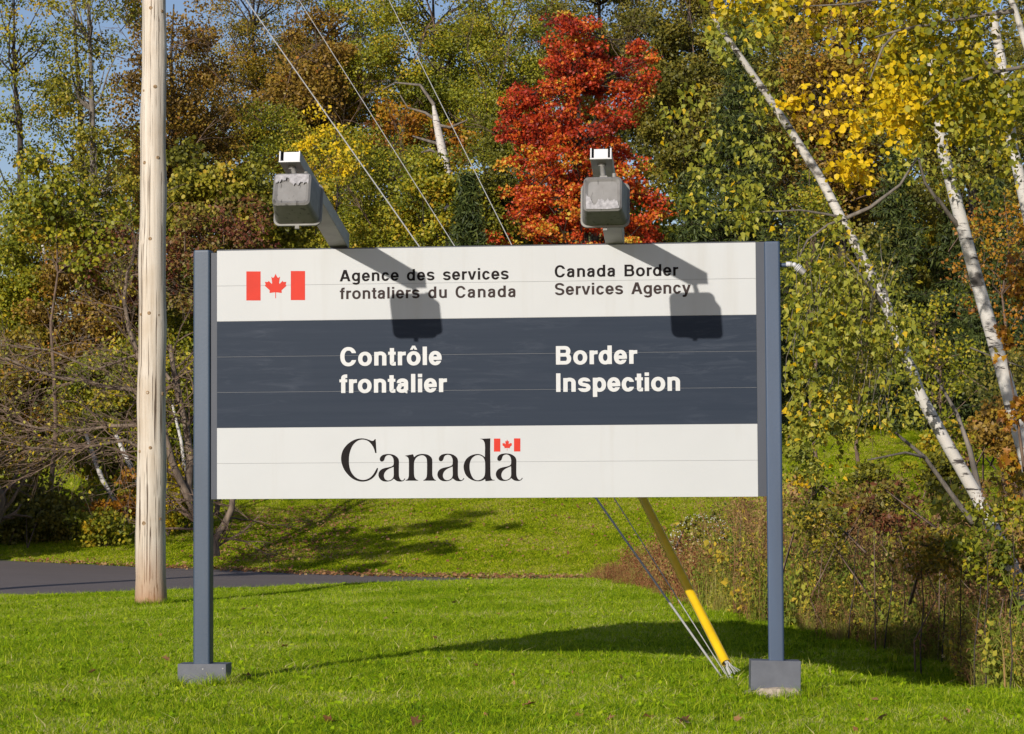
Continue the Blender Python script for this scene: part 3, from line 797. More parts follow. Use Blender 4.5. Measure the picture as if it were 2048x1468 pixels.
# the lawn edge of the weeds, left to right: (px, distance)
edge_px = [1150, 1300, 1400, 1530, 1600, 1700, 1800, 1885, 1930, 2048, 2300]
edge_D = [31.5, 26.5, 21.9, 20.4, 19.9, 19.7, 19.7, 19.3, 17.4, 15.6, 13.2]
pts = []
for yy in np.arange(12.5, 38, .23):
    for xx in np.arange(.5, .27 * yy + .8, .23):
        x, y = xx + random.uniform(-.13, .13), yy + random.uniform(-.13, .13)
        px = float(pxof(x, y)); e = np.interp(px, edge_px, edge_D)
        if px > 1165 and y > e + random.gauss(.32, .38) and y < 40 and x > .6: pts.append((x, y, y - e))
pts = np.array(pts)
depth_in = pts[:, 2]
P = np.column_stack([pts[:, :2], H(pts[:, 0], pts[:, 1])]); n = len(P)
ppx = pxof(P[:, 0], P[:, 1])
hscale = np.interp(ppx, [1165, 1300, 1420, 1560, 2048], [.42, .62, .8, 1.02, 1.08]) * np.clip(.55 + depth_in * .35, .5, 1.0) * rng.uniform(.7, 1.2, n)
hscale *= np.interp(P[:, 1], [14, 26, 36], [1, .95, .8])
def field(x, y, k): return .5 + .25 * (np.sin(x * 1.9 * k + 1.3 * np.sin(y * 1.1 * k)) + np.sin(y * 2.3 * k + 1.7 * np.sin(x * 1.3 * k + 2)))
hscale *= .62 + .75 * field(P[:, 0] + 3, P[:, 1], 1.35) ** 1.2 * np.where(rng.random(n) < .12, 1.35, 1)
fA, fB = field(P[:, 0], P[:, 1], .8), field(P[:, 0] + 9, P[:, 1] + 4, 1.9)
score = np.stack([.7 + 0 * fA, .3 + .9 * fB, .15 + .3 * fA, .4 + 1.1 * (1 - fB), .5 + 0 * fA, .5 * fB, .55 + 1.3 * (1 - fA), .8 + 1.3 * fA * fB, .5 + .9 * fB], 1)
vi = np.argmax(np.log(score + 1e-6) * 2.2 + rng.gumbel(size=score.shape), 1)
rust = ppx < 1400
sel = ~rust
sw = scatter('dry_weeds', P[sel], rng.uniform(0, 2 * PI, sel.sum()), hscale[sel], vi[sel], wv)
tag(sw, 'tangle of dry brown and green weeds right of the lawn', 'weeds')
sel = rust
k2 = rng.integers(0, 3, sel.sum())
tag(scatter('rust_weeds', P[sel], rng.uniform(0, 2 * PI, sel.sum()), hscale[sel] * 1.35, k2, wr), 'low rust brown weeds behind the yellow wire guard', 'weeds')
q = rng.random(n) < .16
tag(scatter('tall_grass', P[q], rng.uniform(0, 2 * PI, q.sum()), hscale[q] * rng.uniform(.7, 1.2, q.sum()), rng.integers(0, 3, q.sum()), tg), 'straw coloured tall grass among the weeds', 'grass')

# shrubs standing in the weeds
for i_, (px, D, hh) in enumerate([(1745, 19.6, 1.25), (1760, 19.8, 1.05), (1875, 19.6, 1.25), (1868, 19.9, 1.1), (1915, 18.6, .95), (1690, 20.2, 1.0), (1800, 20.2, .8), (1960, 16.5, 1.0), (2010, 15.8, 1.1), (1620, 20.6, .85), (1590, 21, .8), (1835, 18.4, 1.1), (1480, 22.5, .9), (1940, 17.5, 1.4)]):
    b0 = ground_at(px, D); r_ = empty('dead_stalk', b0, 'dark dead weed stalk ' + ('left of the right post' if px < 1530 else 'just right of the right post' if px < 1650 else 'between the right post and the birch foot' if px < 1850 else 'below the birch foot'), 'weed', 'dead stalks among the weeds')
    q = MB(); tp_ = b0 + Vector((random.uniform(-.15, .15), random.uniform(-.1, .1), hh)); pl = wobble(b0, tp_, 4, .02); q.tube(pl, [.007, .006, .005, .004, .003], 5); q.build('stem', m_bark_dark if i_ % 3 else m_twig, r_)
    C = np.vstack([np.array(pl[k])[None] + rng.normal(0, .035, (22, 3)) for k in (1, 2, 3, 4)] + [np.array(tp_)[None] + rng.normal(0, 1, (60, 3)) * np.array([.03, .03, .08])])
    leaves('seed_leaves', C, .035, m_weed, r_, tint=np.clip(rng.normal(.15 if i_ % 2 else .5, .12, len(C)), 0, 1), shape='needle', droop=.7)
shr = [(1340, 1470, 1030, 1180, 27, m_green, 'white_aster_bush', 'round green bush dotted with tiny white flowers behind the yellow guard', 34, 60, .045),
       (1480, 1530, 1000, 1100, 29, m_rust, 'brown_bush', 'small red brown bush seen just left of the right post', 12, 50, .05),
       (1560, 1680, 930, 1080, 26, m_lime, 'young_alder', 'yellow green young shrub right of the right post', 22, 50, .07),
       (1700, 1860, 960, 1100, 22, m_rust, 'brown_bush', 'tall brown seeded bush in the middle of the right weeds', 22, 60, .05),
       (1880, 2000, 960, 1090, 20, m_lime, 'lime_sapling', 'bright lime leaved sapling at the foot of the leaning birch', 15, 26, .075),
       (1566, 1640, 850, 980, 24, m_lime, 'alder_bush', 'lime and yellow leaved bush touching the right post', 14, 50, .05),
       (1830, 1960, 840, 1000, 30, m_olive, 'scrub_bush', 'olive scrub bush behind the foot of the leaning birch', 34, 80, .06),
       (1940, 2090, 800, 1000, 27, m_bronze, 'scrub_bush', 'tall rusty scrub bush at the right edge behind the birches', 40, 80, .06),
       (1700, 1800, 925, 1040, 26, m_green, 'scrub_bush', 'yellow green scrub bush below the sunny grass patch', 24, 70, .055),
       (1640, 1740, 990, 1070, 23, m_gold, 'bronze_bush', 'bronze leaved bush in front of the sunny grass right of the post', 24, 60, .05),
       (1850, 1930, 900, 1030, 23.5, m_green, 'green_bush', 'green bush left of the leaning birch foot', 26, 60, .055),
       (1590, 1700, 990, 1100, 20.5, m_green, 'weedy_bush', 'low green bush in the weeds close to the right post', 20, 60, .04),
       (1800, 1900, 1040, 1160, 18.5, m_gold, 'seedy_bush', 'golden brown bush in the middle of the weeds', 20, 60, .04),
       (1930, 2060, 1010, 1170, 17.5, m_olive, 'yellow_bush', 'yellow olive bush low at the right edge', 26, 60, .045),
       (1990, 2090, 930, 1180, 19, m_gold, 'gold_bush', 'yellow bronze bush at the right edge', 30, 50, .06)]
for (x0, x1, y0, y1, D, mt, nm, lab, ncl, per, sz) in shr:
    r_ = tree(nm, lab, 'bush', gb((x0 + x1) / 2, D), [crown_px(x0, x1, y0, y1, D, .35)], ncl, per, sz, mt, m_twig, trunk_r=.010, clr=.14, shell=0, limbs=8)
    if nm == 'white_aster_bush':
        cc, rx, ry, rz = crown_px(x0, x1, y0, y1 - 40, D, .4)
        q = np.array(cc)[None] + in_sphere(420, .9) * np.array([rx, ry, rz])[None] * 1.04
        leaves('flowers', q, .015, paint('aster_petal', (.5, .5, .42)), r_, shape='oval', up=.3, sun=1.5)

# ------------------------------------------------------------------ birches and aspen on the right
def near_tree(name, label, cat, trunks, branches, leafpts, lsize, mat, shape, droop, nparts=0, tint=None):
    x, y, D, r = trunks[0][-1]
    base = ground_at(x, D)
    root = empty(name, base, label, cat)
    for tk in trunks:
        q = MB(); q.tube([at(a, b_, c) for a, b_, c, _ in tk], [r * .8 for *_, r in tk], 12); q.build('trunk', m_birch, root)
    for bl in branches:
        q = MB(); q.tube([at(a, b_, c) for a, b_, c, _ in bl], [r for *_, r in bl], 6, cap=False); q.build('branch', m_bark_grey, root)
    C = np.vstack(leafpts[0]) if isinstance(leafpts, tuple) else leafpts
    tn = rng.uniform(0, 1, len(C)) if tint is None else tint(C)
    order = np.argsort(C[:, 1] + rng.normal(0, .3, len(C)))
    C = C[order]; tn = tn[order]
    if nparts:
        S, F = SHAPES[shape]; protos = []
        for k in range(8):
            t = (k + .5) / 8
            me = np_mesh('leaf', S * lsize, [np.array([f for f in F if len(f) == c]) for c in sorted({len(f) for f in F})], np.full(len(S), t))
            me.materials.append(mat); protos.append(me)
        for i in range(nparts):
            o = bpy.data.objects.new('leaf', protos[min(7, int(tn[i] * 8))])
            COL.objects.link(o); o.parent = root
            o.location = Vector(C[i]) - base
            nr = Vector(rng.normal(size=3)) + Vector((to_sun.x * .5, to_sun.y * .5, .4)); nr.normalize()
            a = Vector(rng.normal(size=3)); a.z -= droop * 2; a = (a - nr * a.dot(nr)).normalized()
            o.rotation_euler = Matrix((a, nr.cross(a), nr)).transposed().to_euler()
            s = random.uniform(.75, 1.2); o.scale = (s, s, s)
        C = C[nparts:]; tn = tn[nparts:]
    leaves('crown', C, lsize, mat, root, tint=tn, shape=shape, up=.3, droop=droop, sun=.5)
    return root
def px_cloud(boxes, thick, strand=None):
    """leaf clusters over photo ellipses: (x0,x1,y0,y1,D,n clusters,leaves each,cluster px radius)"""
    out = []
    for (x0, x1, y0, y1, D, k, m, cr_) in boxes:
        c, rx, ry, rz = crown_px(x0, x1, y0, y1, D, thick)
        cen = np.array(c)[None] + in_sphere(k) * np.array([rx, ry, rz])[None]
        rr = cr_ / FPX * D
        for p in cen:
            mm_ = max(2, int(1.9 * m * random.uniform(.5, 1.5)))
            out.append(p + in_sphere(mm_) * np.array([rr * .8, rr * .8, rr * 1.25])[None])
    return np.vstack(out)
# leaning birch with hanging lime leaves
trunk1 = [[(1412, -40, 17.6, .018), (1432, 45, 17.7, .022), (1475, 105, 17.8, .028), (1530, 185, 17.9, .034), (1580, 260, 18, .038), (1640, 355, 18, .042), (1700, 470, 18, .045), (1760, 580, 18, .05), (1805, 690, 18, .053),
           (1840, 790, 18, .055), (1895, 890, 18, .058), (1950, 985, 18, .062), (1990, 1065, 18, .066), (2022, 1130, 18, .07), (2090, 1285, 18, .085)]]
br1 = [[(1835, 315, 17.9, .008), (1800, 370, 17.9, .011), (1740, 415, 17.9, .014), (1695, 435, 18, .016)], [(1590, 532, 17.6, .005), (1615, 480, 17.7, .008), (1655, 450, 17.9, .010), (1695, 435, 18, .013)],
       [(1500, 425, 17.8, .004), (1600, 420, 17.8, .007), (1650, 428, 17.9, .010), (1690, 436, 18, .013)], [(1690, 510, 17.7, .004), (1730, 560, 17.8, .012), (1775, 620, 18, .018)],
       [(1870, 750, 18.2, .010), (1915, 830, 18.2, .016), (1940, 900, 18.1, .020), (1962, 1000, 18, .026), (1985, 1060, 18, .03)], [(1790, 865, 17.7, .010), (1850, 915, 17.8, .016), (1900, 985, 17.9, .019), (1945, 1045, 18, .022)],
       [(1735, 920, 17.4, .006), (1810, 905, 17.5, .009), (1850, 915, 17.8, .012)]]
# hanging shoots that carry the leaves
for k in range(46):
    x0 = random.uniform(1590, 1800); y0 = random.uniform(470, 760)
    br1.append([(x0, y0, 17.6, .0025), (x0 + random.uniform(-25, 10), y0 + 60, 17.5, .002), (x0 + random.uniform(-35, 0), y0 + 130, 17.5, .0015)])
C1 = px_cloud([(1568, 1700, 480, 800, 17.5, 85, 9, 26), (1580, 1810, 440, 900, 17.8, 120, 8, 30), (1560, 1660, 690, 900, 17.5, 30, 8, 24), (1690, 1860, 620, 860, 17.6, 34, 9, 24), (1300, 1620, 120, 460, 18.2, 75, 8, 26),
               (1400, 1560, -20, 140, 17.8, 26, 9, 24), (1570, 1760, 780, 900, 17.6, 22, 8, 22), (1450, 1560, 330, 500, 18, 22, 7, 22), (1600, 1700, 900, 960, 17.7, 7, 8, 20)], .55)
near_tree('leaning_birch', 'leaning white birch with lime green drooping leaves right of the sign', 'birch tree', trunk1, br1, C1, .048, m_lime, 'birch', .9, nparts=290,
          tint=lambda C: np.clip(rng.normal(.5, .25, len(C)) + .25 * ((C[:, 2] < 1.9) & (rng.random(len(C)) < .5)), 0, 1))
# thick birch
trunk2 = [[(1862, 120, 19.6, .045), (1875, 210, 19.7, .055), (1885, 300, 19.7, .06), (1905, 375, 19.8, .064), (1922, 440, 19.8, .066), (1940, 510, 19.9, .068), (1962, 590, 20, .071), (1985, 670, 20, .074), (2008, 750, 20, .078), (2035, 850, 20, .082), (2058, 930, 20, .086), (2085, 1050, 20, .09), (2110, 1225, 20, .11)]]
br2 = [[(1875, 395, 19.6, .012), (1895, 425, 19.7, .018), (1915, 450, 19.8, .024)], [(1838, 320, 19.5, .008), (1850, 365, 19.6, .012), (1878, 405, 19.7, .016)], [(2048, 735, 20, .004), (1990, 715, 20, .006), (1940, 695, 20, .007)]]
C2 = px_cloud([(1700, 2060, 120, 420, 20, 60, 8, 26), (1850, 2060, 240, 420, 19.5, 26, 8, 24)], .6)
near_tree('thick_birch', 'thickest white birch trunk curving down to the right frame edge', 'birch tree', trunk2, br2, C2, .048, m_lime, 'birch', .8)
trunk3 = [[(1985, 30, 21, .05), (2010, 160, 21, .055), (2024, 290, 21, .06), (2036, 340, 21, .062), (2056, 430, 21, .065), (2110, 700, 21, .075), (2160, 1225, 21, .1)]]
C3 = px_cloud([(1960, 2100, 0, 300, 20.6, 26, 9, 26)], .5)
near_tree('corner_birch', 'grey white birch trunk cut by the upper right frame edge', 'birch tree', trunk3, [], C3, .05, m_green, 'oval', .5)
# aspen with golden round leaves
trunk4 = [[(1990, -80, 16.4, .02), (2030, 20, 16.5, .026), (2068, 140, 16.6, .032), (2096, 330, 16.8, .040), (2150, 650, 17, .052), (2180, 1330, 17, .075)]]
br4 = [[(1750, 75, 16.2, .006), (1800, 60, 16.3, .010), (1880, 45, 16.4, .012), (1960, 30, 16.5, .014), (2030, 22, 16.5, .018)], [(1740, 160, 16, .004), (1765, 95, 16.1, .008), (1790, 68, 16.2, .010)],
       [(1620, 12, 16, .004), (1700, 8, 16.1, .007), (1780, -5, 16.2, .010), (1840, -30, 16.3, .013), (1990, -60, 16.4, .016)], [(1850, 210, 16.2, .005), (1900, 170, 16.3, .008), (1960, 150, 16.4, .011), (2066, 130, 16.6, .014)],
       [(1930, 90, 16.5, .008), (1990, 140, 16.5, .01), (2030, 185, 16.6, .012)]]
CY = px_cloud([(1560, 1800, 90, 270, 16, 15, 6, 30), (1630, 1800, 160, 370, 15.9, 17, 7, 30), (1565, 1620, 185, 225, 16, 4, 9, 16), (1660, 1740, 310, 360, 15.9, 7, 9, 18), (1730, 1880, 80, 300, 16.1, 14, 6, 28), (1760, 1830, 180, 270, 16, 7, 9, 20)], .3)
CG = px_cloud([(1400, 1640, -50, 60, 16.4, 24, 10, 26), (1600, 2060, -60, 110, 16.5, 70, 11, 30), (1720, 2060, 60, 290, 16.6, 105, 10, 30), (1940, 2060, 180, 330, 16.6, 20, 9, 26)], .45)
def aspen_tint(C):
    px_ = C[:, 0] / C[:, 1] * FPX + 1024
    m_ = np.interp(px_ + rng.normal(0, 50, len(C)), [1400, 1600, 1780, 1900, 2050], [.42, .45, .36, .22, .18])
    m_ = m_ + .32 * ((px_ < 1850) & (C[:, 2] < 3.95))
    return np.clip(rng.normal(m_, .2), 0.01, .99)
near_tree('golden_aspen', 'aspen branches with round bright yellow and green leaves, upper right', 'aspen tree', trunk4, br4, np.vstack([CY, CG]), .045, m_yellow, 'oval', .8, nparts=295, tint=aspen_tint)
# orange maple sprigs by the thick birch
root = empty('maple_sapling', gb(2046, 19), 'maple sapling with a few orange yellow leaves at the right edge', 'tree')
q = MB(); q.tube([gb(2046, 19), at(2050, 950, 19), at(2034, 830, 18.9), at(2010, 690, 18.9)], [.022, .015, .01, .004], 6); q.build('trunk', m_twig, root)
CM = px_cloud([(1990, 2040, 650, 720, 18.8, 5, 5, 14), (2000, 2056, 780, 850, 18.8, 9, 6, 16), (1985, 2048, 905, 940, 18.8, 7, 7, 14), (2010, 2060, 430, 640, 19.3, 10, 5, 18)], .15)
leaves('crown', CM, .06, m_orange, root, shape='star', up=.2, droop=.6, sun=.9)

# ------------------------------------------------------------------ utility pole and guys
m_pole, nt, b = new_mat('weathered_pole_wood')
geo = N(nt, 'ShaderNodeNewGeometry').outputs['Position']
f = noise(nt, 26, 6, vec=geo, mscale=(1, 1, .035), rough=.7); fc = noise(nt, 60, 3, vec=geo, mscale=(1, 1, .012), rough=.5); f3 = noise(nt, 1.6, 4, vec=geo)
c = ramp(nt, f, [(.28, (.46, .38, .29)), (.52, (.66, .58, .48)), (.8, (.76, .69, .59))])
c = mixc(nt, ramp(nt, f3, [(.42, (0, 0, 0)), (.7, (.55, .55, .55))]), c, (.42, .30, .18))
c = mixc(nt, ramp(nt, fc, [(.36, (1, 1, 1)), (.41, (0, 0, 0))]), c, (.11, .075, .05))
sx = N(nt, 'ShaderNodeSeparateXYZ'); nt.links.new(geo, sx.inputs[0])
ad = N(nt, 'ShaderNodeMath', operation='MULTIPLY_ADD'); nt.links.new(f3, ad.inputs[0]); ad.inputs[1].default_value = .9; nt.links.new(sx.outputs['Z'], ad.inputs[2])
c = mixc(nt, ramp(nt, ad.outputs[0], [(.40, (.9, .9, .9)), (.56, (.55, .55, .55)), (1.15, (0, 0, 0))]), c, (.36, .17, .07))
nt.links.new(c, b.inputs['Base Color']); b.inputs['Roughness'].default_value = .8
bump(nt, b, f, .55, .012)
m_knot = paint('knot_wood', (.30, .20, .11), .8, .6, 60)
PD = 26.6
pb = at(300.5, 1190, PD); pt = at(309, 0, PD); pdir = (pt - pb) / (pt - pb).z
pb = pb + pdir * (Hf(pb.x, pb.y) - pb.z)
root = empty('utility_pole', pb, 'tall bare weathered wooden utility pole left of the sign', 'utility pole')
pts, rad = [], []
for i in range(60):
    z = -.3 + i * 12.6 / 59
    pts.append(pb + pdir * z + Vector((.006 * math.sin(i * .9), 0, 0))); rad.append(.168 - .0055 * z + .003 * math.sin(i * 1.7) + (.008 if i < 3 else 0))
q = MB(); q.tube(pts, rad, 28)
v2 = []
for v in q.v:       # shallow flutes and uneven surface
    a = math.atan2(v[1] - pb.y, v[0] - pb.x); k = 1 + .012 * math.sin(7 * a + v[2] * .6) + .008 * math.sin(13 * a - v[2])
    ax = pb + pdir * (v[2] - pb.z)
    v2.append((ax.x + (v[0] - ax.x) * k, ax.y + (v[1] - ax.y) * k, v[2]))
q.v = v2
q.build('shaft', m_pole, root)
for (kx, ky, kr) in ((305, 20, 9), (327, 25, 6), (314, 177, 8), (290, 184, 6), (292, 328, 7), (319, 318, 7), (304, 480, 8), (284, 630, 7), (302, 628, 7), (321, 632, 7), (299, 786, 8), (328, 788, 8), (305, 896, 9), (282, 903, 6), (292, 1046, 9), (324, 1037, 8), (305, 1185, 8)):
    p = at(kx, ky, PD); cx = pb + pdir * (p.z - pb.z); r_here = .168 - .0055 * (p.z - pb.z)
    dx = p.x - cx.x; dx = max(-.96 * r_here, min(.96 * r_here, dx)); dy = -math.sqrt(max(0, r_here ** 2 - dx * dx))
    nrm = Vector((dx, dy, 0)).normalized(); s = kr / FPX * PD * random.uniform(.6, 1.0)
    q = MB(); tang = Vector((-nrm.y, nrm.x, 0)); cen = Vector((cx.x, cx.y, p.z)) + nrm * r_here
    lp = []
    for (rr, hh) in ((1.0, -.004), (.8, .003), (.5, .006), (.28, .001)):
        lp.append([cen + tang * (math.cos(t) * s * rr * .62) + Vector((0, 0, math.sin(t) * s * rr * .62)) + nrm * hh for t in [2 * PI * k / 10 for k in range(10)]])
    q.loft(lp, smooth=True); q.build('knot', m_knot, root)

m_cable = paint('galvanised_strand', (.42, .41, .39), .5, .12, 40)
anchor = at(1458, 1338, 15.0)
anchor.z = Hf(anchor.x, anchor.y) + .04
for (tx, ty, off, lab, r) in ((310, -259, (-.035, 0, .0), 'leftmost guy wire, thickest, running from pole top down behind the sign', .006), (310, -455, (-.02, .02, .03), 'middle guy wire running down behind the sign', .0036), (310, -935, (0, 0, .0), 'rightmost guy wire, steepest, ending inside the yellow guard', .0034)):
    top = at(tx, ty, PD); low = anchor + Vector(off)
    root = empty('guy_wire', low, lab, 'guy wire', 'guy wires of the utility pole')
    q = MB(); q.tube([top, top.lerp(low, .5), low], r, 6); q.build('strand', m_cable, root)
    if off[2] == 0 and off[0] != 0:
        q = MB(); q.tube([top.lerp(low, .78), top.lerp(low, .985)], r * 1.3, 6); q.build('grip', m_cable, root)
# yellow plastic guard round the steepest wire
m_yel, nt, b = new_mat('yellow_plastic')
nt.links.new(ramp(nt, noise(nt, 9, 5), [(.3, (.72, .44, .004)), (.7, (.85, .56, .006))]), b.inputs['Base Color']); b.inputs['Roughness'].default_value = .38
gd0 = at(1452, 1326, 15.0); gd1 = at(310, -935, PD)
dirg = (gd1 - gd0).normalized()
root = empty('wire_guard', gd0, 'bright yellow plastic guy wire guard slanting behind the right end of the sign', 'wire guard')
g0 = gd0; g1 = gd0 + dirg * 2.5
side = dirg.cross(Vector((0, 1, 0))).normalized(); fr = side.cross(dirg).normalized()
if fr.y > 0: fr = -fr
loops = []
for t in np.linspace(0, 1, 8):
    p = g0.lerp(g1, t); r = .030 - .003 * t; ring = []
    for k in range(18): a = -PI * .86 + 2 * PI * .86 * k / 17; ring.append(p + (side * math.sin(a) + fr * math.cos(a)) * r)
    for k in range(17, -1, -1): a = -PI * .86 + 2 * PI * .86 * k / 17; ring.append(p + (fr * math.cos(a) + side * math.sin(a)) * (r - .004))
    loops.append(ring)
q = MB(); q.loft(loops, smooth=True); q.build('guard_shell', m_yel, root)
root = empty('ground_anchor', anchor, 'frayed steel anchor rod and strands in the grass below the yellow guard', 'anchor rod')
q = MB(); q.tube([anchor + Vector((.06, .0, -.1)), gd0 + dirg * .1], .011, 7); q.build('rod', m_cable, root)
q = MB()
for k in range(9):
    e = gd0 + Vector((random.uniform(-.01, .09), random.uniform(-.04, .02), random.uniform(-.07, -.03)))
    q.tube([gd0 + dirg * .08, gd0 + Vector((random.uniform(-.012, .012), -.012, .01)), e], .0032, 4, cap=False)
q.build('loose_strands', m_cable, root)

# ------------------------------------------------------------------ the sign
PHI = math.radians(6.143)
SE = Vector((math.cos(PHI), -math.sin(PHI), 0))     # along the panel, left to right
SN = Vector((-math.sin(PHI), -math.cos(PHI), 0))    # out of the panel, towards the viewer
S0 = Vector((0, 14.0, 0))
UL, UR, ZT, ZB = -1.7401, 1.4094, 2.5706, 1.1119
def on_sign(px, py, off=0.0):
    """photo pixel -> (u, z) on the plane of the panel front (or off metres in front of it)"""
    d = ray(px, py); o = S0 + SN * off
    t = (o - EYE).dot(SN) / d.dot(SN); p = EYE + d * t
    return (p - S0).dot(SE), p.z
def S(u, z, off=0.0): return S0 + SE * u + SN * off + Vector((0, 0, z))

m_white, nt, b = new_mat('cream_white_panel')
f = noise(nt, 2.2, 5); c = ramp(nt, f, [(.3, (.53, .535, .53)), (.7, (.56, .565, .56))])
st_ = noise(nt, 9, 4, mscale=(1, 1, .06)); c = mixc(nt, ramp(nt, st_, [(.55, (0, 0, 0)), (.8, (.35, .35, .35))]), c, (.42, .39, .33))
gsp = noise(nt, 60, 3); c = mixc(nt, ramp(nt, gsp, [(.70, (0, 0, 0)), (.78, (.5, .5, .5))]), c, (.55, .5, .43))
nt.links.new(c, b.inputs['Base Color']); b.inputs['Roughness'].default_value = .5; b.inputs['Specular IOR Level'].default_value = .25
m_navy, nt, b = new_mat('scuffed_navy_panel')
tc = N(nt, 'ShaderNodeNewGeometry').outputs['Position']
mp = N(nt, 'ShaderNodeMapping'); mp.inputs['Rotation'].default_value = (0, math.radians(32), 0); mp.inputs['Scale'].default_value = (1.2, 1, 9)
nt.links.new(tc, mp.inputs['Vector'])
fs = noise(nt, 2.4, 8, vec=mp.outputs[0], rough=.75, dist=.8); fb = noise(nt, 1.7, 3, vec=tc); fh = noise(nt, 3, 4, vec=tc, mscale=(.3, 1, 14))
mu = N(nt, 'ShaderNodeMath', operation='MULTIPLY'); nt.links.new(ramp(nt, fs, [(.50, (0, 0, 0)), (.78, (1, 1, 1))]), mu.inputs[0]); nt.links.new(ramp(nt, fb, [(.42, (0, 0, 0)), (.68, (1, 1, 1))]), mu.inputs[1])
c = ramp(nt, fh, [(.3, (.016, .026, .045)), (.7, (.022, .032, .052))])
c = mixc(nt, mu.outputs[0], c, (.06, .072, .098))
nt.links.new(c, b.inputs['Base Color']); b.inputs['Roughness'].default_value = .55; b.inputs['Specular IOR Level'].default_value = .18
m_back = paint('aluminium_backing', (.26, .265, .27), .5, .1, 8)
m_strip = paint('slate_end_strip', (.038, .046, .066), .5, .12, 5, streak=(1, 1, .3))
m_post = paint('blue_grey_post_paint', (.048, .076, .130), .5, .13, 9, streak=(1, 1, .12), bumpy=.08)
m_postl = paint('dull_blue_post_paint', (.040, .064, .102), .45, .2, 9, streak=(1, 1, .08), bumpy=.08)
m_plate = paint('grey_base_plate', (.115, .12, .14), .6, .12, 14, bumpy=.15)
m_conc = paint('concrete', (.40, .33, .25), .9, .35, 40, bumpy=.8)

sgn = empty('border_sign', S((UL + UR) / 2, 0), 'large blue grey and cream sign board on two posts reading Canada Border Services Agency', 'sign')
# seven planks
ph = (ZT - ZB) / 7
for i in range(7):
    z1 = ZT - i * ph; z0 = z1 - ph
    q = MB(); q.box(S((UL + UR) / 2, (z0 + z1) / 2, -.0015), UR - UL, .003, ph - .0016, SE, -SN)
    q.build('plank', m_navy if i in (2, 3, 4) else m_white, sgn, bevel=.0006)
q = MB(); q.box(S((UL + UR) / 2, (ZT + ZB) / 2, -.0205), UR - UL - .002, .037, ZT - ZB - .004, SE, -SN); q.build('backing', m_back, sgn)
uL2, _ = on_sign(419.5, 740); uR2, _ = on_sign(1528.5, 740)
q = MB(); q.box(S((UL + uL2) / 2, (ZT + ZB) / 2 - .006, -.017), UL - uL2 - .001, .03, ZT - ZB - .012, SE, -SN); q.build('end_strip', m_strip, sgn)
q = MB(); uR2 += .012; q.box(S((UR + uR2) / 2, (ZT + ZB) / 2 + .002, -.017), uR2 - UR - .001, .03, ZT - ZB, SE, -SN); q.build('end_strip', m_strip, sgn)
q = MB(); q.box(S((UL + UR) / 2, ZT + .004, -.028), UR - UL, .036, .005, SE, -SN); q.build('top_rail', m_strip, sgn)
# horizontal frame rails at the back
for z in (ZB + .1, ZT - .1):
    q = MB(); q.box(S((UL + UR) / 2, z, -.065), UR - UL + .1, .05, .06, SE, -SN); q.build('back_rail', m_strip, sgn)

def rounded_sq(w, d, r, n=4):
    out = []
    for cx, cy, a0 in ((w / 2 - r, d / 2 - r, 0), (-w / 2 + r, d / 2 - r, PI / 2), (-w / 2 + r, -d / 2 + r, PI), (w / 2 - r, -d / 2 + r, 1.5 * PI)):
        for k in range(n + 1):
            a = a0 + PI / 2 * k / n; out.append((cx + r * math.cos(a), cy + r * math.sin(a)))
    return out
def post(ul, ur, ztop, zbot, mat, fwd=.018, dep=.105):
    w = ur - ul; sec = rounded_sq(w, dep, .012)
    lp = []
    for z, k in ((zbot, 1), (ztop - .012, 1), (ztop - .003, .96), (ztop, .86)):
        lp.append([S((ul + ur) / 2 + a * k, z, fwd - dep / 2 + b_ * k) for a, b_ in sec])
    q = MB(); q.loft(lp); o = q.build('post', mat, sgn)
    for p_ in o.data.polygons: p_.use_smooth = False
a0, zt0 = on_sign(386.2, 500, .018); a1, _ = on_sign(419.5, 700, .018)
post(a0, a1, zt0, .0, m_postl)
b0, zt1 = on_sign(1528, 482.5, .018); b1, _ = on_sign(1562, 700, .018)
post(b0, b1, zt1, .0, m_post)
# base plates wrapped round the posts
f0 = .04
c0, cz = on_sign(355, 1328, f0); c1, _ = on_sign(452, 1328, f0)
q = MB(); q.box(S((c0 + c1) / 2, (cz - .12) / 2, f0 - .075), c1 - c0, .15, cz + .12, SE, -SN); o = q.build('base_box', m_plate, sgn, bevel=.003)
q = MB()
for (x, y) in ((406, 1338), (446, 1337)):
    uu, zz = on_sign(x, y, f0); q.tube([S(uu, zz, f0 - .002), S(uu, zz, f0 + .004)], .004, 8)
q.build('bolt', m_cable, sgn)
d0, dz = on_sign(1499, 1321.5, f0); d1, dzb = on_sign(1600, 1382, f0)
c = S((d0 + d1) / 2, (dz + dzb) / 2, f0 - .07)
rz = Matrix.Rotation(math.radians(5.5), 3, 'Z'); ax = rz @ SE; ay = rz @ (-SN); tl = Matrix.Rotation(math.radians(1.4), 3, ay); ax = tl @ ax; az = tl @ Vector((0, 0, 1))
q = MB(); q.box(c, d1 - d0, .14, dz - dzb, ax, ay, az); q.build('base_box', m_plate, sgn, bevel=.003)
root = empty('concrete_footing', S((d0 + d1) / 2, 0, 0), 'crumbling concrete footing under the right sign post', 'concrete footing')
def rubble(name, c, r, sq, parent):
    q = MB(); lp = []
    ph_ = [random.uniform(.8, 1.2) for _ in range(9)]
    for k, (z, s_) in enumerate(((-1, .8), (-.5, 1.05), (.2, 1.0), (.8, .9), (1.0, .55))):
        lp.append([c + Vector((math.cos(2 * PI * j / 9) * r[0] * s_ * ph_[j] * random.uniform(.94, 1.06), math.sin(2 * PI * j / 9) * r[1] * s_ * ph_[j], r[2] * z * random.uniform(.92, 1.05))) for j in range(9)])
    q.loft(lp); return q.build(name, m_conc, parent)
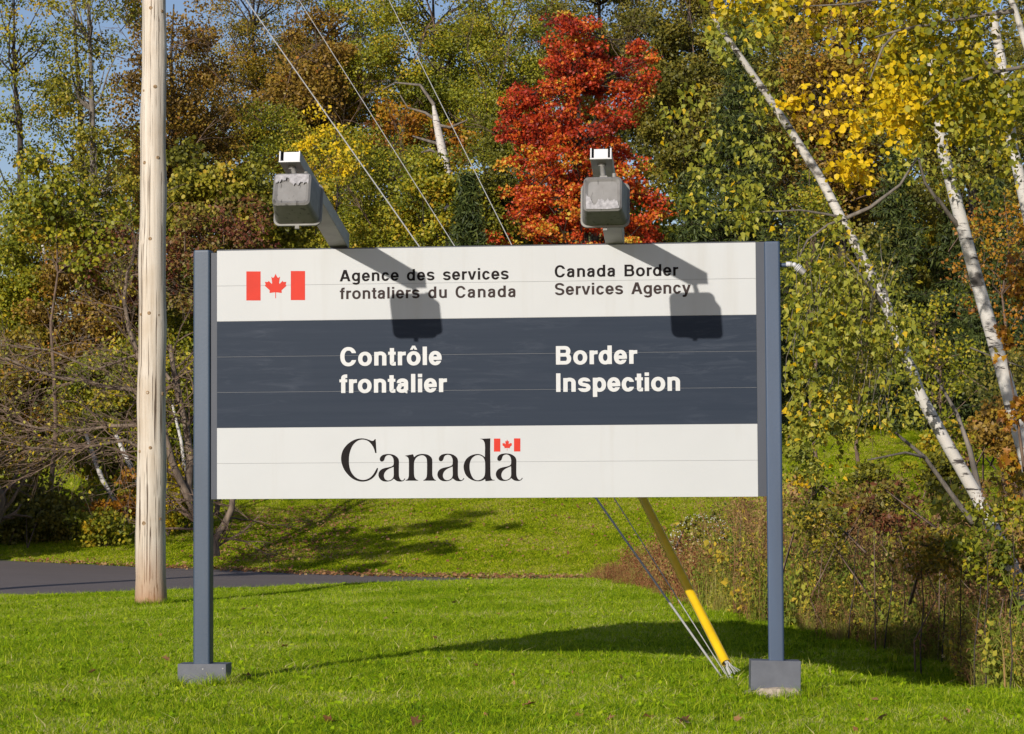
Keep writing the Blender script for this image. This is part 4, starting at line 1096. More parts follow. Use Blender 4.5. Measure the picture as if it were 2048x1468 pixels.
rubble('block', S((d0 + d1) / 2 - .01, .002, -.01), (.15, .085, .032), 0, root)
for (x, y, rx, rz_) in ((1496, 1388, .035, .016), (1512, 1397, .03, .02), (1540, 1394, .05, .02), (1575, 1395, .05, .025)):
    uu, zz = on_sign(x, y, .08); rubble('chunk', S(uu, zz, .05), (rx, .04, rz_), 0, root)

# ---- lettering -------------------------------------------------------------
m_black = paint('black_vinyl', (.010, .007, .007), .6, .1, 20, spec=.12); m_brown = paint('hazy_black_vinyl', (.040, .027, .025), .6, .12, 20, spec=.15)  # second black: glossy haze on the lower heading lines put into the colour
m_letw = paint('white_vinyl', (.58, .58, .57), .4, .04, 10); m_redv = paint('red_vinyl', (.60, .030, .012), .5, .05, 12, spec=.2)

def bez(p0, p1, p2, p3, n=8):
    return [tuple((1 - t) ** 3 * a + 3 * (1 - t) ** 2 * t * b_ + 3 * (1 - t) * t * t * c_ + t ** 3 * d for a, b_, c_, d in zip(p0, p1, p2, p3)) for t in [i / n for i in range(n + 1)]]
def sel(cx, cy, rx, ry, a0, a1, n=16, e=2.12):
    out = []
    for i in range(n + 1):
        a = math.radians(a0 + (a1 - a0) * i / n); c_, s_ = math.cos(a), math.sin(a)
        out.append((cx + rx * math.copysign(abs(c_) ** (2 / e), c_), cy + ry * math.copysign(abs(s_) ** (2 / e), s_)))
    return out
def glyph(ch, v, h):
    """strokes of a grotesque letter: list of (points, start cut, end cut); cut 'h' horizontal, 'v' vertical, None square. solid polygons as ('P', pts)"""
    XH, CAP = 532, 718
    st = lambda x0, x1, y0, y1: ('P', [(x0, y0), (x1, y0), (x1, y1), (x0, y1)])
    def bowl(x0, x1, y0=-14, y1=546, a0=0, a1=360): return sel((x0 + x1) / 2, (y0 + y1) / 2, (x1 - x0 - v) / 2, (y1 - y0 - h) / 2, a0, a1, 40 if abs(a1 - a0) > 300 else 22)
    if ch == 'I': return [st(139 - v / 2, 139 + v / 2, 0, CAP)], 278
    if ch == 'l': return [st(139 - v / 2, 139 + v / 2, 0, CAP)], 278
    if ch == 'i': return [st(139 - v / 2, 139 + v / 2, 0, XH), st(139 - v / 2, 139 + v / 2, CAP - h * .95, CAP)], 278
    if ch in 'nu':
        xl, xr = 65 + v / 2, 546 - v / 2; cx = (xl + xr) / 2
        arch = [(xl, 300)] + sel(cx, 350, (xr - xl) / 2, 546 - h / 2 - 350, 180, 0, 20) + [(xr, 0)]
        if ch == 'u':
            return [([(611 - x, XH - y) for x, y in arch], None, None), st(611 - 65 - v, 611 - 65, 0, XH)], 611
        return [(arch, None, None), st(65, 65 + v, 0, XH)], 611
    if ch in 'oô':
        out = [(bowl(34, 577), 'c', 'c')]
        if ch == 'ô': out += [('P', [(305 - 55, 760), (305 + 55, 760), (450, 600), (345, 600), (305, 668), (265, 600), (160, 600)])]
        return out, 611
    if ch == 'c': return [(bowl(34, 527, a0=26, a1=334), 'h', 'h')], 556
    if ch == 'C': return [(sel(365, 359, (690 - 44 - v) / 2, (737 + 19 - h) / 2, 24, 336, 34, 2.2), 'h', 'h')], 722
    if ch == 'e':
        p = bowl(23, 528, a0=0, a1=331)
        return [(p, None, 'h'), ([(23 + v * .6, 262), (528 - v / 2, 262)], None, None), ('P', [(528 - v, 262 - h * .45), (528, 262 - h * .45), (528, 300), (528 - v, 300)])], 556
    if ch == 'a':
        xr = 488 - v / 2
        top = [(40 + v / 2, 365), (42 + v / 2, 390)] + sel((40 + v / 2 + xr) / 2, 385, (xr - 40 - v / 2) / 2, 546 - h / 2 - 385, 165, 0, 16) + [(xr, 120)] + bez((xr, 120), (xr, 60), (xr + 10, 38), (xr + 55, 28), 5)
        top[-1] = (xr + 50, 30)
        bl = bez((xr, 322), (xr - 60, 300), (240, 312), (160, 285), 6) + sel(29 + v / 2 + 120, 150, 120, 164 - h / 2, 120, 270, 12)[1:] + bez((29 + v / 2 + 120, -14 + h / 2), (300, -14 + h / 2), (xr - 10, 60), (xr, 190), 8)[1:]
        return [(top, 'h', 'v'), (bl, None, None)], 556
    if ch == 'd': return [(bowl(34, 546), 'c', 'c'), st(546 - v, 546, 0, CAP)], 611
    if ch == 'p': return [(bowl(65, 577), 'c', 'c'), st(65, 65 + v, -207, XH)], 611
    if ch == 'g':
        xr = 546 - v / 2; xl = 44 + v / 2
        return [(bowl(34, 546, 5), 'c', 'c'), ([(xr, XH)] + [(xr, -20)] + sel((xl + xr) / 2, -40, (xr - xl) / 2, 177 - h / 2, 0, -160, 16), None, 'h')], 611
    if ch == 'f': return [([(160, 0), (160, 480)] + bez((160, 560), (160, 650), (200, 724 - h / 2), (318, 724 - h / 2), 8), None, 'v'), st(10, 318, XH - h * .82, XH)], 333
    if ch == 't': return [([(160, 676), (160, 170)] + bez((160, 120), (160, 30), (200, -6 + h / 2), (309, -4 + h / 2), 8), None, 'v'), st(10, 309, XH - h * .82, XH)], 333
    if ch == 'r': return [st(64, 64 + v, 0, XH), ([(64 + v / 2, 280)] + bez((64 + v / 2, 330), (64 + v / 2, 440), (230, 546 - h * .62), (378, 546 - h * .62), 8), None, 'v')], 389
    if ch in 'sS':
        X0, X1, Y0, Y1, adv = (30, 524, -14, 546, 556) if ch == 's' else (38, 628, -19, 737, 667)
        xl, xr = X0 + v / 2 + 8, X1 - v / 2; cx = (xl + xr) / 2; T_, B_ = Y1 - h / 2, Y0 + h / 2; m = (T_ + B_) / 2
        ct = m + (T_ - m) * .54; cb = m - (m - B_) * .54; rx = (xr - xl) / 2
        p = sel(cx - 2, ct, rx - 6, T_ - ct, 8, 180, 14) + bez((xl, ct), (xl, ct - (ct - m) * 1.5), (xr, cb + (m - cb) * 1.5), (xr, cb), 14)[1:] + sel(cx, cb, rx, cb - B_, 0, -172, 14)[1:]
        return [(p, 'h', 'h')], adv
    if ch == 'v':
        w = v * 1.06
        return [('P', [(10, XH), (10 + w, XH), (278, w * 1.05), (546 - w, XH), (546, XH), (278 + w * .5, 0), (278 - w * .5, 0)])], 556
    if ch == 'y':
        w = v * 1.06
        return [('P', [(10, XH), (10 + w, XH), (285, w * 1.1), (285, 0), (278 - w * .5, 0)]), ('P', [(546 - w, XH), (546, XH), (330, -60), (200, -60)][:3] + [(330 - w * .98, -60)]),
                ([(330 - w * .5, -50)] + bez((320 - w * .5, -75), (290 - w * .5, -150), (220, -214 + h / 2), (50, -206 + h / 2), 6), None, 'v')], 556
    if ch == 'A':
        w = v * 1.08
        return [('P', [(20, 0), (20 + w, 0), (361, 718 - w * 1.35), (702 - w, 0), (702, 0), (361 + w * .58, 718), (361 - w * .58, 718)]), st(200, 520, 155, 155 + h)], 722
    if ch == 'B':
        xr1, xr2 = 640 - v / 2, 670 - v / 2; xl = 76 + v / 2; ym = 378
        return [st(76, 76 + v, 0, CAP), ([(xl, CAP - h / 2), (430, CAP - h / 2)] + sel(430, (CAP - h / 2 + ym) / 2, xr1 - 430, (CAP - h / 2 - ym) / 2, 90, -90, 14, 2.1) + [(xl, ym)], None, None),
                ([(xl, ym), (440, ym)] + sel(440, (ym + h / 2) / 2, xr2 - 440, (ym - h / 2) / 2, 90, -90, 14, 2.1) + [(xl, h / 2)], None, None)], 722
    raise KeyError(ch)
def stroke_poly(pts, v, h, c0, c1):
    P_ = [pts[0]]
    for p in pts[1:]:
        if (p[0] - P_[-1][0]) ** 2 + (p[1] - P_[-1][1]) ** 2 > 4: P_.append(p)
    n = len(P_); A, B = [], []
    closed = c0 == 'c'
    if closed and ((P_[0][0] - P_[-1][0]) ** 2 + (P_[0][1] - P_[-1][1]) ** 2) < 9: P_ = P_[:-1]; n -= 1
    for i in range(n):
        if closed: a, b_ = P_[i - 1], P_[(i + 1) % n]
        else: a, b_ = P_[max(0, i - 1)], P_[min(n - 1, i + 1)]
        tx, ty = b_[0] - a[0], b_[1] - a[1]; l = math.hypot(tx, ty) or 1; nx, ny = -ty / l, tx / l
        k = 1 / max(1e-6, math.sqrt(nx * nx + ny * ny))
        # elliptical pen
        q_ = math.hypot(v / 2 * nx, h / 2 * ny) or 1
        ox, oy = (v / 2) ** 2 * nx / q_, (h / 2) ** 2 * ny / q_
        cut = c0 if (i == 0 and not closed) else (c1 if (i == n - 1 and not closed) else None)
        if cut == 'h': ox, oy = math.copysign(v / 2, nx), 0
        if cut == 'v': ox, oy = 0, math.copysign(h / 2, ny)
        A.append((P_[i][0] + ox, P_[i][1] + oy)); B.append((P_[i][0] - ox, P_[i][1] - oy))
    return A, B, closed
def extr(mb, verts2, tris, tf, z1, z0):
    """lay a flat triangulated shape on the sign, z1 proud, with thickness"""
    mb.add([tf(x, y, z1) for x, y in verts2], tris)
def put_word(root, name, word, px0, px1, base_px, cap_m, wt, mat, lab):
    """set a word between two photo x positions on a given baseline"""
    v, h = wt
    u0, zb = on_sign(*base_px); u0 = on_sign(px0, base_px[1])[0]; u1 = on_sign(px1, base_px[1])[0]
    gl = [glyph(c_, v, h) for c_ in word]; s = cap_m / 718
    def xs_(g):
        o = []
        for st_ in g:
            if st_[0] == 'P': o += [p[0] for p in st_[1]]
            else:
                A, B, _ = stroke_poly(st_[0], v, h, st_[1], st_[2]); o += [p[0] for p in A + B]
        return o
    lsb = min(xs_(gl[0][0])); rsb = gl[-1][1] - max(xs_(gl[-1][0]))
    nat = (sum(g[1] for g in gl) - lsb - rsb) * s
    track = (u1 - u0 - nat) / max(1, len(word) - 1)
    x = u0 - lsb * s
    mb = MB(); lay = 0
    for g, adv in gl:
        for k, st_ in enumerate(g):
            off = .0008 + .00012 * k
            tf = lambda a, b_, x=x, off=off: S(x + a * s, zb + b_ * s, off)
            if st_[0] == 'P':
                tri = tessellate_polygon([[Vector((a, b_, 0)) for a, b_ in st_[1]]]); fs_ = []
                for t in tri:
                    a_, b2, c2 = (st_[1][i] for i in t)
                    cr = (b2[0] - a_[0]) * (c2[1] - a_[1]) - (b2[1] - a_[1]) * (c2[0] - a_[0]); fs_.append(tuple(t) if cr > 0 else tuple(reversed(t)))
                mb.add([tf(a, b_) for a, b_ in st_[1]], fs_)
            else:
                A, B, cl = stroke_poly(st_[0], v, h, st_[1], st_[2]); n = len(A)
                vs = [tf(*p) for p in A] + [tf(*p) for p in B]
                fs_ = [(i, (i + 1) % n, n + (i + 1) % n, n + i) for i in range(n if cl else n - 1)]
                # face the viewer
                fs_ = [f_ if (vs[f_[1]] - vs[f_[0]]).cross(vs[f_[2]] - vs[f_[1]]).dot(SN) > 0 else tuple(reversed(f_)) for f_ in fs_]
                mb.add(vs, fs_)
        x += adv * s + track
    o = mb.build(name, mat, root); o['label'] = lab
    return o
MED, BOLD = (150, 124), (168, 138)
for (w, x0, x1, bp, cap, wt, mt) in [
    ('Agence', 679.4, 797.5, (680, 563.0), .0675, MED, m_black), ('des', 813.7, 869.1, (820, 561.2), .0675, MED, m_black), ('services', 886.1, 1017.4, (890, 560.3), .0675, MED, m_black),
    ('frontaliers', 679.6, 839.3, (680, 598.4), .0675, MED, m_brown), ('du', 856.4, 893.7, (860, 596.2), .0675, MED, m_brown), ('Canada', 911.1, 1031.1, (915, 595.6), .0675, MED, m_brown),
    ('Canada', 1109.5, 1230, (1112, 554.6), .0685, MED, m_black), ('Border', 1249, 1356.8, (1250, 552.9), .0685, MED, m_black),
    ('Services', 1109.9, 1246.3, (1112, 590.2), .0685, MED, m_brown), ('Agency', 1262.5, 1381.8, (1265, 588.4), .0685, MED, m_brown),
    ('Contrôle', 680.6, 883.4, (681, 731.8), .107, BOLD, m_letw), ('frontalier', 679, 894, (681, 786.0), .107, BOLD, m_letw),
    ('Border', 1112, 1274.7, (1112, 729.2), .107, BOLD, m_letw), ('Inspection', 1112.4, 1360.2, (1112, 783.8), .107, BOLD, m_letw)]:
    put_word(sgn, 'lettering', w, x0, x1, bp, cap, wt, mt, ('white' if mt is m_letw else 'black') + ' lettering reading ' + w)

def smooth_path(pts, sub=4):
    """closed outline through points; a third item 'c' marks a corner"""
    n = len(pts); out = []
    for i in range(n):
        p0, p1, p2, p3 = pts[i - 1], pts[i], pts[(i + 1) % n], pts[(i + 2) % n]
        c1_, c2_ = len(p1) > 2, len(p2) > 2
        d = math.hypot(p2[0] - p1[0], p2[1] - p1[1])
        def tan(a, b_, c_):
            tx, ty = c_[0] - a[0], c_[1] - a[1]; l = math.hypot(tx, ty) or 1; return tx / l, ty / l
        t1 = tan(p0, p1, p2) if not c1_ else None; t2 = tan(p1, p2, p3) if not c2_ else None
        ch_ = ((p2[0] - p1[0]) / (d or 1), (p2[1] - p1[1]) / (d or 1))
        t1 = t1 or ch_; t2 = t2 or ch_
        a = (p1[0] + t1[0] * d / 3, p1[1] + t1[1] * d / 3); b_ = (p2[0] - t2[0] * d / 3, p2[1] - t2[1] * d / 3)
        out += bez(p1[:2], a, b_, p2[:2], sub)[:-1]
    return out
def shape(name, outlines, tf, mat, parent, off):
    """outlines: outer plus holes, in picture units; tf maps to photo pixels"""
    rings = []
    for ol in outlines:
        r = []
        for p in ol:
            px, py = tf(*p[:2]); r.append(on_sign(px, py))
        rings.append(r)
    tri = tessellate_polygon([[Vector((a, b_, 0)) for a, b_ in r] for r in rings])
    flat = [p for r in rings for p in r]; fs_ = []
    for t in tri:
        a_, b2, c2 = (flat[i] for i in t); cr = (b2[0] - a_[0]) * (c2[1] - a_[1]) - (b2[1] - a_[1]) * (c2[0] - a_[0])
        if abs(cr) > 1e-12: fs_.append(tuple(t) if cr > 0 else tuple(reversed(t)))
    mb = MB(); mb.add([S(a, b_, off) for a, b_ in flat], fs_)
    return mb.build(name, mat, parent)
Z5 = lambda x, y: (660 + x / 10.24, 860 + y / 10.24)
Z6 = lambda x, y: (850 + x / 9.752, 860 + y / 9.752)
wm = [
 ('C', Z5, [[(920, 185, 'c'), (936, 188, 'c'), (953, 470, 'c'), (925, 472, 'c'), (905, 395), (865, 315), (800, 242), (735, 207), (665, 196), (590, 210), (520, 255), (460, 325), (415, 430), (393, 530), (388, 640), (396, 740), (425, 840), (475, 920), (540, 980), (610, 1012), (680, 1022), (750, 1010), (820, 975), (880, 915), (925, 845), (962, 778, 'c'), (986, 782, 'c'), (970, 850), (930, 925), (875, 985), (800, 1030), (720, 1053), (640, 1056), (550, 1038), (450, 988), (360, 905), (290, 810), (245, 700), (227, 600), (238, 490), (275, 395), (335, 315), (410, 250), (500, 200), (590, 176), (670, 171), (750, 185), (810, 205), (860, 222), (893, 215)]]),
 ('n', Z5, [[(1530, 527, 'c'), (1700, 495, 'c'), (1724, 555, 'c'), (1775, 515), (1840, 494), (1920, 490), (2000, 505), (2060, 545), (2090, 590), (2096, 640), (2096, 900), (2108, 960), (2135, 1005), (2172, 1028, 'c'), (2172, 1038, 'c'), (1912, 1038, 'c'), (1912, 1028, 'c'), (1950, 1005), (1975, 965), (1985, 900), (1985, 630), (1970, 570), (1930, 530), (1880, 518), (1820, 532), (1765, 570), (1735, 620), (1722, 680), (1722, 900), (1732, 960), (1760, 1005), (1808, 1030, 'c'), (1808, 1038, 'c'), (1546, 1038, 'c'), (1546, 1028, 'c'), (1590, 1005), (1610, 960), (1615, 900), (1615, 640), (1605, 580), (1575, 545)]]),
 ('d', Z6, [[(1064, 172, 'c'), (1275, 162, 'c'), (1272, 320), (1274, 600), (1278, 860), (1288, 930), (1315, 965), (1362, 974, 'c'), (1362, 982, 'c'), (1180, 1000, 'c'), (1172, 958, 'c'), (1120, 985), (1050, 1000), (960, 990), (870, 950), (800, 880), (762, 790), (753, 700), (775, 620), (820, 550), (890, 500), (960, 475), (1040, 468), (1110, 488), (1168, 527, 'c'), (1170, 400), (1168, 290), (1152, 225), (1118, 187)],
           [(1030, 489), (965, 510), (910, 560), (880, 625), (870, 700), (875, 785), (900, 870), (940, 940), (985, 973), (1040, 980), (1100, 960), (1145, 920), (1168, 860), (1172, 700), (1168, 610), (1140, 540), (1090, 502)]])]
A_out = [(1527, 990, 'c'), (1543, 998, 'c'), (1520, 1030), (1480, 1052), (1430, 1056), (1370, 1045), (1330, 1018), (1305, 998, 'c'), (1268, 1030), (1210, 1050), (1150, 1056), (1080, 1045), (1025, 1005), (995, 950), (992, 900), (1010, 850), (1055, 805), (1120, 779), (1200, 762), (1260, 745), (1293, 722), (1304, 685), (1303, 620), (1290, 570), (1258, 530), (1220, 515), (1190, 515), (1152, 530), (1128, 560), (1115, 600), (1100, 630), (1068, 647), (1038, 640), (1022, 615), (1022, 580), (1040, 545), (1080, 512), (1140, 495), (1210, 491), (1290, 503), (1350, 533), (1395, 578), (1411, 625), (1412, 700), (1412, 920), (1425, 980), (1450, 1020), (1480, 1033), (1507, 1020)]
A_in = [(1303, 755, 'c'), (1270, 768), (1200, 800), (1150, 835), (1115, 885), (1104, 940), (1115, 985), (1145, 1020), (1195, 1034), (1245, 1020), (1282, 990), (1303, 940), (1304, 850)]
for nm, tf, rings in wm:
    shape('wordmark_letter', [smooth_path(r) for r in rings], tf, m_black, sgn, .0008)['label'] = 'black serif letter ' + nm + ' of the Canada wordmark'
for dx, dy, w in ((0, 0, 'first'), (118.0, -.65, 'second'), (234.9, -1.2, 'last')):
    shape('wordmark_letter', [smooth_path(A_out), smooth_path(A_in)], lambda x, y, dx=dx, dy=dy: (660 + x / 10.24 + dx, 860 + y / 10.24 + dy), m_black, sgn, .0008)['label'] = w + ' black serif letter a of the Canada wordmark'
LEAF = [(0, 345), (42, 435), (70, 450), (112, 420), (88, 580), (100, 605), (180, 525), (197, 556), (274, 552), (257, 622), (278, 655), (152, 768), (156, 838), (10, 820), (9, 972)]
LEAF = LEAF + [(-x, y) for x, y in reversed(LEAF[1:])]
def flag(lab, tf):
    r = bpy.data.objects.new('flag', None); COL.objects.link(r); r.parent = sgn; r['label'] = lab
    for pl in ([(-750, 285), (-385, 285), (-385, 1030), (-750, 1030)], [(388, 275), (753, 275), (753, 1020), (388, 1020)]):
        o = shape('flag_bar', [pl], tf, m_redv, sgn, .0008); o.parent = r
    o = shape('maple_leaf', [LEAF], tf, m_redv, sgn, .0008); o.parent = r
flag('large red maple leaf flag on the upper panel', lambda x, y: (551.3 + x / 12.8, 520 + y / 12.8 + .5))
flag('small red maple leaf flag above the last letter of Canada', lambda x, y: (1014.3 + x / 28.4, 867 + y / 28.4))

# ------------------------------------------------------------------ sign lamps
m_alu = paint('weathered_arm_grey', (.30, .285, .26), .5, .14, 12, streak=(1, 1, 1), metal=.2)
m_armw = paint('white_arm_end', (.62, .62, .62), .4, .05, 10)
m_head, nt, b = new_mat('peeling_lamp_paint')
f = noise(nt, 9, 6, rough=.6); c = ramp(nt, noise(nt, 18, 4), [(.3, (.17, .16, .15)), (.7, (.225, .215, .205))])
c = mixc(nt, ramp(nt, f, [(.70, (0, 0, 0)), (.71, (1, 1, 1))]), c, (.36, .34, .33))
c = mixc(nt, ramp(nt, noise(nt, 45, 3, mscale=(1, 1, .18)), [(.60, (0, 0, 0)), (.68, (.8, .8, .8))]), c, (.05, .045, .04))
nt.links.new(c, b.inputs['Base Color']); b.inputs['Roughness'].default_value = .55
m_peel = paint('bare_primer', (.33, .315, .32), .6, .35, 60)
m_rim = paint('lamp_rim', (.20, .19, .17), .5, .2, 20)
m_dark = paint('recess_shade', (.03, .03, .03), .7, .1, 10)
def lamp(label, tip, basep, head_c, pitch, peel, slots, p_out, hf, hw=.20, hh=.185):
    tu, tz = on_sign(*tip, p_out); bu, bz = on_sign(*basep, 0.0)
    A_ = S(tu, tz, p_out); B_ = S(bu, bz, 0); d = (B_ - A_).normalized(); B2 = B_ + d * .07
    root = empty('sign_lamp', B2, label, 'lamp', 'floodlights over the sign')
    side = SE; upv = side.cross(d).normalized()
    if upv.z < 0: upv = -upv
    W, Hh = .112, .062
    # tapering hollow arm: deeper near the sign
    lp = []
    for p, w_, h_ in ((A_, W, Hh), (A_.lerp(B2, .5), W * .98, Hh * 1.25), (B2, W * .96, Hh * 1.5)):
        lp.append([p + side * (a * w_ / 2) + upv * (b_ * h_ / 2) for a, b_ in ((-1, -1), (1, -1), (1, 1), (-1, 1))])
    q = MB(); q.loft(lp, cap=False)
    q.add(lp[-1], [(0, 1, 2, 3)]); q.build('arm', m_alu, root, bevel=.004)
    # U shaped white end, recessed plate
    fwd = -d
    q = MB(); t_ = .008
    q.box(A_ + fwd * .006 - upv * (Hh / 2 - t_ / 2), W + .004, .014, t_, side, d, upv)
    for s_ in (-1, 1): q.box(A_ + fwd * .006 + side * (s_ * (W / 2 - t_ / 2)) + upv * (t_ / 2), t_, .014, Hh - t_, side, d, upv)
    q.box(A_ + fwd * .003 + upv * (t_ / 4), W - 2 * t_ - (.014 if slots == 1 else .022), .008, Hh - t_ - .004, side, d, upv) if slots == 2 else q.box(A_ + fwd * .003 + side * .008 + upv * (t_ / 4), W - 2 * t_ - .014, .008, Hh - t_ - .004, side, d, upv)
    q.build('arm_end', m_armw, root, bevel=.002)
    q = MB(); q.box(A_ - fwd * .02, W - .01, .006, Hh - .01, side, d, upv); q.build('arm_shade', m_dark, root)  # dark block stands in for the shade inside the hollow arm
    # head
    hu, hz = on_sign(*head_c, p_out + hf)
    Hc = S(hu, hz, p_out + hf)
    th = math.radians(pitch); aim = (-SN) * math.cos(th) + Vector((0, 0, -math.sin(th))); hup = Vector((0, 0, 1)) * math.cos(th) + (-SN) * math.sin(th)
    def ring(k, w_, h_, r): return [Hc + aim * k + side * a + hup * b_ for a, b_ in rounded_sq(w_, h_, r, 5)]
    lp = [ring(0.010, hw - .05, hh - .05, .02), ring(.002, hw - .02, hh - .02, .022), ring(.002 + .008, hw, hh, .026), ring(.11, hw + .022, hh + .022, .03), ring(.195, hw + .04, hh + .04, .032)]
    q = MB(); q.loft(lp, smooth=False); ho = q.build('housing', m_head, root)
    for p_ in ho.data.polygons: p_.use_smooth = True
    m = ho.modifiers.new('n', 'EDGE_SPLIT'); m.split_angle = math.radians(16)
    lp = [ring(.196, hw + .044, hh + .044, .034), ring(.198, hw + .058, hh + .058, .036), ring(.212, hw + .058, hh + .058, .036), ring(.214, hw + .03, hh + .03, .03)]
    q = MB(); q.loft(lp); q.build('lens_rim', m_rim, root)
    q = MB(); q.box(Hc + aim * .205 - hup * (hh / 2 + .036), .022, .014, .022, side, aim, hup); q.build('latch', m_rim, root)
    # peeled paint patch, an irregular thin flake on the back
    rough_ = []
    for a_, b2_ in zip(peel, peel[1:] + peel[:1]):
        edge_ = abs(a_[0]) > .93 and abs(b2_[0]) > .93 or abs(a_[1]) > .93 and abs(b2_[1]) > .93
        for t_2 in (0, .25, .5, .75):
            jx = 0 if edge_ else random.uniform(-.035, .035); rough_.append((a_[0] + (b2_[0] - a_[0]) * t_2 + jx, a_[1] + (b2_[1] - a_[1]) * t_2 + (0 if edge_ else random.uniform(-.06, .06))))
    peel = rough_
    q = MB(); pts_ = [Hc - aim * .0012 + side * (a * hw / 2 * .9) + hup * (b_ * hh / 2 * .9) for a, b_ in peel]
    tri = tessellate_polygon([pts_]); fs_ = []
    for t in tri:
        nn = (pts_[t[1]] - pts_[t[0]]).cross(pts_[t[2]] - pts_[t[0]]); fs_.append(tuple(t) if nn.dot(-aim) > 0 else tuple(reversed(t)))
    q.add(pts_, fs_); q.build('peeled_patch', m_peel, root)
    # knuckle
    top = Hc + aim * .08 + hup * (hh / 2 + .012); kn = A_.lerp(B2, .045) - upv * (Hh / 2)
    q = MB(); q.tube([kn + Vector((0, 0, .004)), kn - Vector((0, 0, .012))], .022, 12); q.tube([kn, kn.lerp(top, .5), top - hup * .02], [.012, .014, .013], 10)
    q.box(top + Vector((0, 0, .0)), .04, .03, .03, side, aim, hup)
    q.build('knuckle', m_rim, root, bevel=.002)
    q = MB(); q.tube([top - hup * .012 + side * .055, top + hup * .028 + side * .055], .012, 10); q.build('bolt', m_rim, root)
    return root
peelL = [(-1, .95), (-.99, .38), (-.86, .5), (-.72, .42), (-.6, .62), (-.42, .55), (-.3, .78), (-.18, .7), (-.1, .42), (.06, .2), (.22, .34), (.4, .3), (.55, .48), (.7, .32), (.86, .4), (.98, .28), (1, .95), (.3, 1.02), (-.3, .98), (-.55, 1.02)]
peelR = [(-.95, -.98), (-.98, .0), (-.8, -.2), (-.66, -.3), (-.6, -.62), (-.5, -.7), (-.35, -.66), (-.2, -.42), (.0, -.38), (.12, -.5), (.32, -.36), (.55, -.5), (.72, -.38), (.9, -.5), (.97, -.95), (.3, -1.02), (-.4, -1.0)]
lamp('left sign lamp, white peeling patch along the top of its grey housing', (580, 314.5), (676, 476), (583, 377), 19, peelL, 1, 1.39, .08)
lamp('right sign lamp in front of the red maple, peeled strip near its lower edge', (1202, 308.5), (1229, 471), (1205, 387), 11, peelR, 2, 1.36, .09)

# photocell / sensor on the right post
root = empty('post_sensor', S(*on_sign(1565, 530, -.03), -.03), 'small white sensor with ringed head on the right post side', 'sensor')
zc = on_sign(1575, 530, -.03)[1]
def sp(px, py, off=-.03): u_, z_ = on_sign(px, py, off); return S(u_, z_, off)
q = MB(); q.tube([sp(1560, 530), sp(1573, 530)], .012, 10); q.build('conduit', m_post, root)
q = MB(); q.tube([sp(1572, 528.5), sp(1581, 528.5)], .015, 12); q.tube([sp(1582.3, 529), sp(1583.3, 529)], .017, 12); q.build('socket', m_armw, root)
q = MB()
cb = sp(1588.5, 529.5); lp = []
for k in range(1, 8):
    t = PI * k / 8; lp.append([cb + Vector((math.sin(t) * math.cos(a) * .0145, math.sin(t) * math.sin(a) * .0145, math.cos(t) * .0145)) for a in [2 * PI * j / 12 for j in range(12)]])
q.loft(lp, smooth=True); q.build('ball_joint', m_armw, root)
ax0 = sp(1592, 532); ax1 = sp(1609, 546)
for t in (.05, .2, .35): q = MB(); q.tube([ax0.lerp(ax1, t), ax0.lerp(ax1, t + .09)], .023, 14); q.build('ring', m_armw, root)
q = MB(); q.tube([ax0, ax1], .019, 14); q.build('sensor_head', m_alu, root)

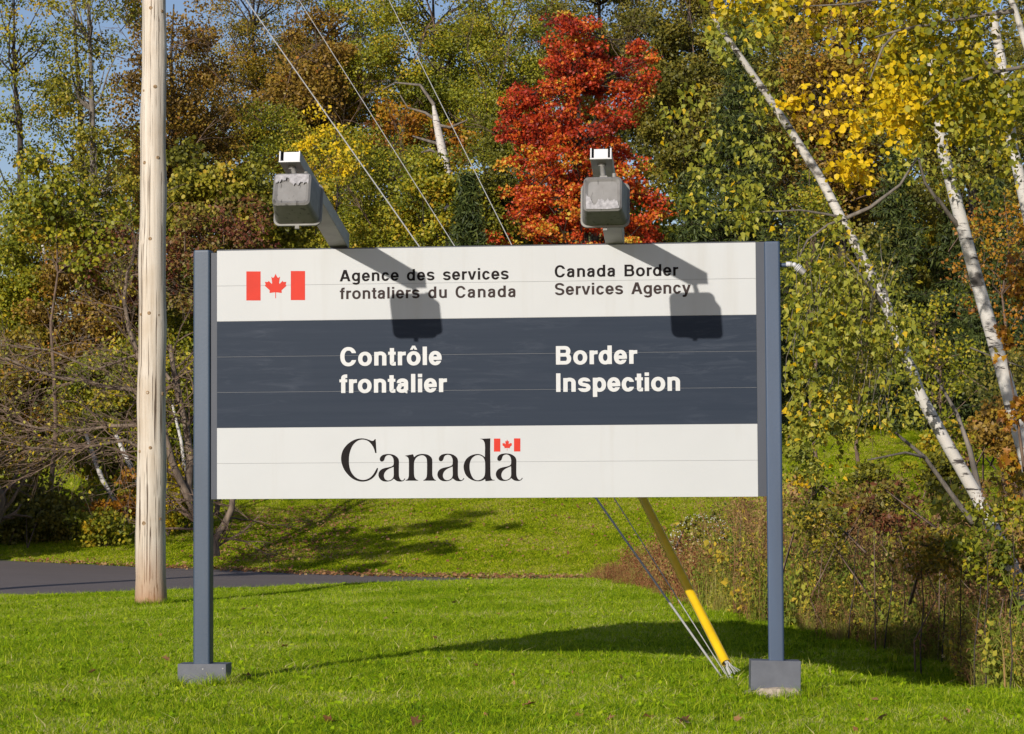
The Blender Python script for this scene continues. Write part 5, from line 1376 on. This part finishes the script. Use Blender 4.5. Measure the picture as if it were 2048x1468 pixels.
# ------------------------------------------------------------------ fallen leaves and litter
m_fall = leaf_mat('fallen_leaf', [(0, (.12, .05, .02)), (.4, (.26, .11, .04)), (.7, (.36, .18, .07)), (1, (.40, .27, .12))], rough=.8, transl=.15)
S_, F_ = SHAPES['star']
fm = []
for k in range(5):
    vv = S_.copy(); vv[:, 2] += rng.normal(0, .09, len(vv)); vv *= .075
    me = np_mesh('fallen_leaf', vv, [np.array([f for f in F_ if len(f) == c]) for c in (3, 4)], np.full(len(vv), k / 4.5 + .05)); me.materials.append(m_fall); fm.append(me)
fl = [(55, 1240), (290, 1254), (480, 1198), (545, 1262), (430, 1245), (500, 1240), (505, 1350), (180, 1345), (340, 1320), (775, 1225), (870, 1275), (960, 1330), (1045, 1410), (1150, 1430), (1375, 1443), (1370, 1440), (1425, 1362), (1285, 1430), (1225, 1437), (1240, 1358), (835, 1448), (650, 1440), (1625, 1335), (1750, 1380), (1760, 1412), (1640, 1460), (560, 1290), (720, 1300), (1100, 1215), (905, 1190), (120, 1400), (1900, 1420), (1550, 1450), (1480, 1425)]
for i, (px, py) in enumerate(fl):
    d = ray(px, py); t = (0.045 - EYE.z) / d.z; p = EYE + d * t
    o = bpy.data.objects.new('fallen_leaf', fm[i % 5]); COL.objects.link(o)
    o.location = (p.x, p.y, Hf(p.x, p.y) + .048); o.rotation_euler = (random.uniform(-.9, .2), random.uniform(-.5, .5), random.uniform(0, 6.28)); s = random.uniform(.6, 1.1); o.scale = (s, s, s)
    tag(o, 'dry brown fallen leaf lying in the lawn grass', 'leaf', 'fallen leaves on the lawn')
# litter along the far road edge, on the hillside and the lawn
C = []
x = rng.uniform(-9, 3.2, 3400); x = x[rng.random(3400) < np.interp(x, [-9, -4, 0], [.25, .7, 1])]; px_ = pxof(x, 42.0); yb = road_far(px_) + rng.normal(.1, .30, len(x)); C.append(np.column_stack([x, yb, H(x, yb) + .035]))
x = rng.uniform(-6, 6, 1500); y = rng.uniform(42, 58, 1500); C.append(np.column_stack([x, y, H(x, y) + .08]))
x = rng.normal(-4.3, .9, 1500); y = rng.uniform(43.5, 50, 1500); C.append(np.column_stack([x, y, H(x, y) + .08]))
tag(leaves('leaf_litter', np.vstack(C), .07, m_fall, None, shape='simple', up=2.0), 'brown leaf litter along the far driveway edge', 'leaf litter')
x = rng.uniform(-5, 5, 700); y = rng.uniform(11, 31, 700)
tag(leaves('lawn_litter', np.column_stack([x, y, H(x, y) + .03]), .032, m_fall, None, shape='simple', up=1.0), 'scattered tiny dry leaves in the lawn', 'leaf litter')
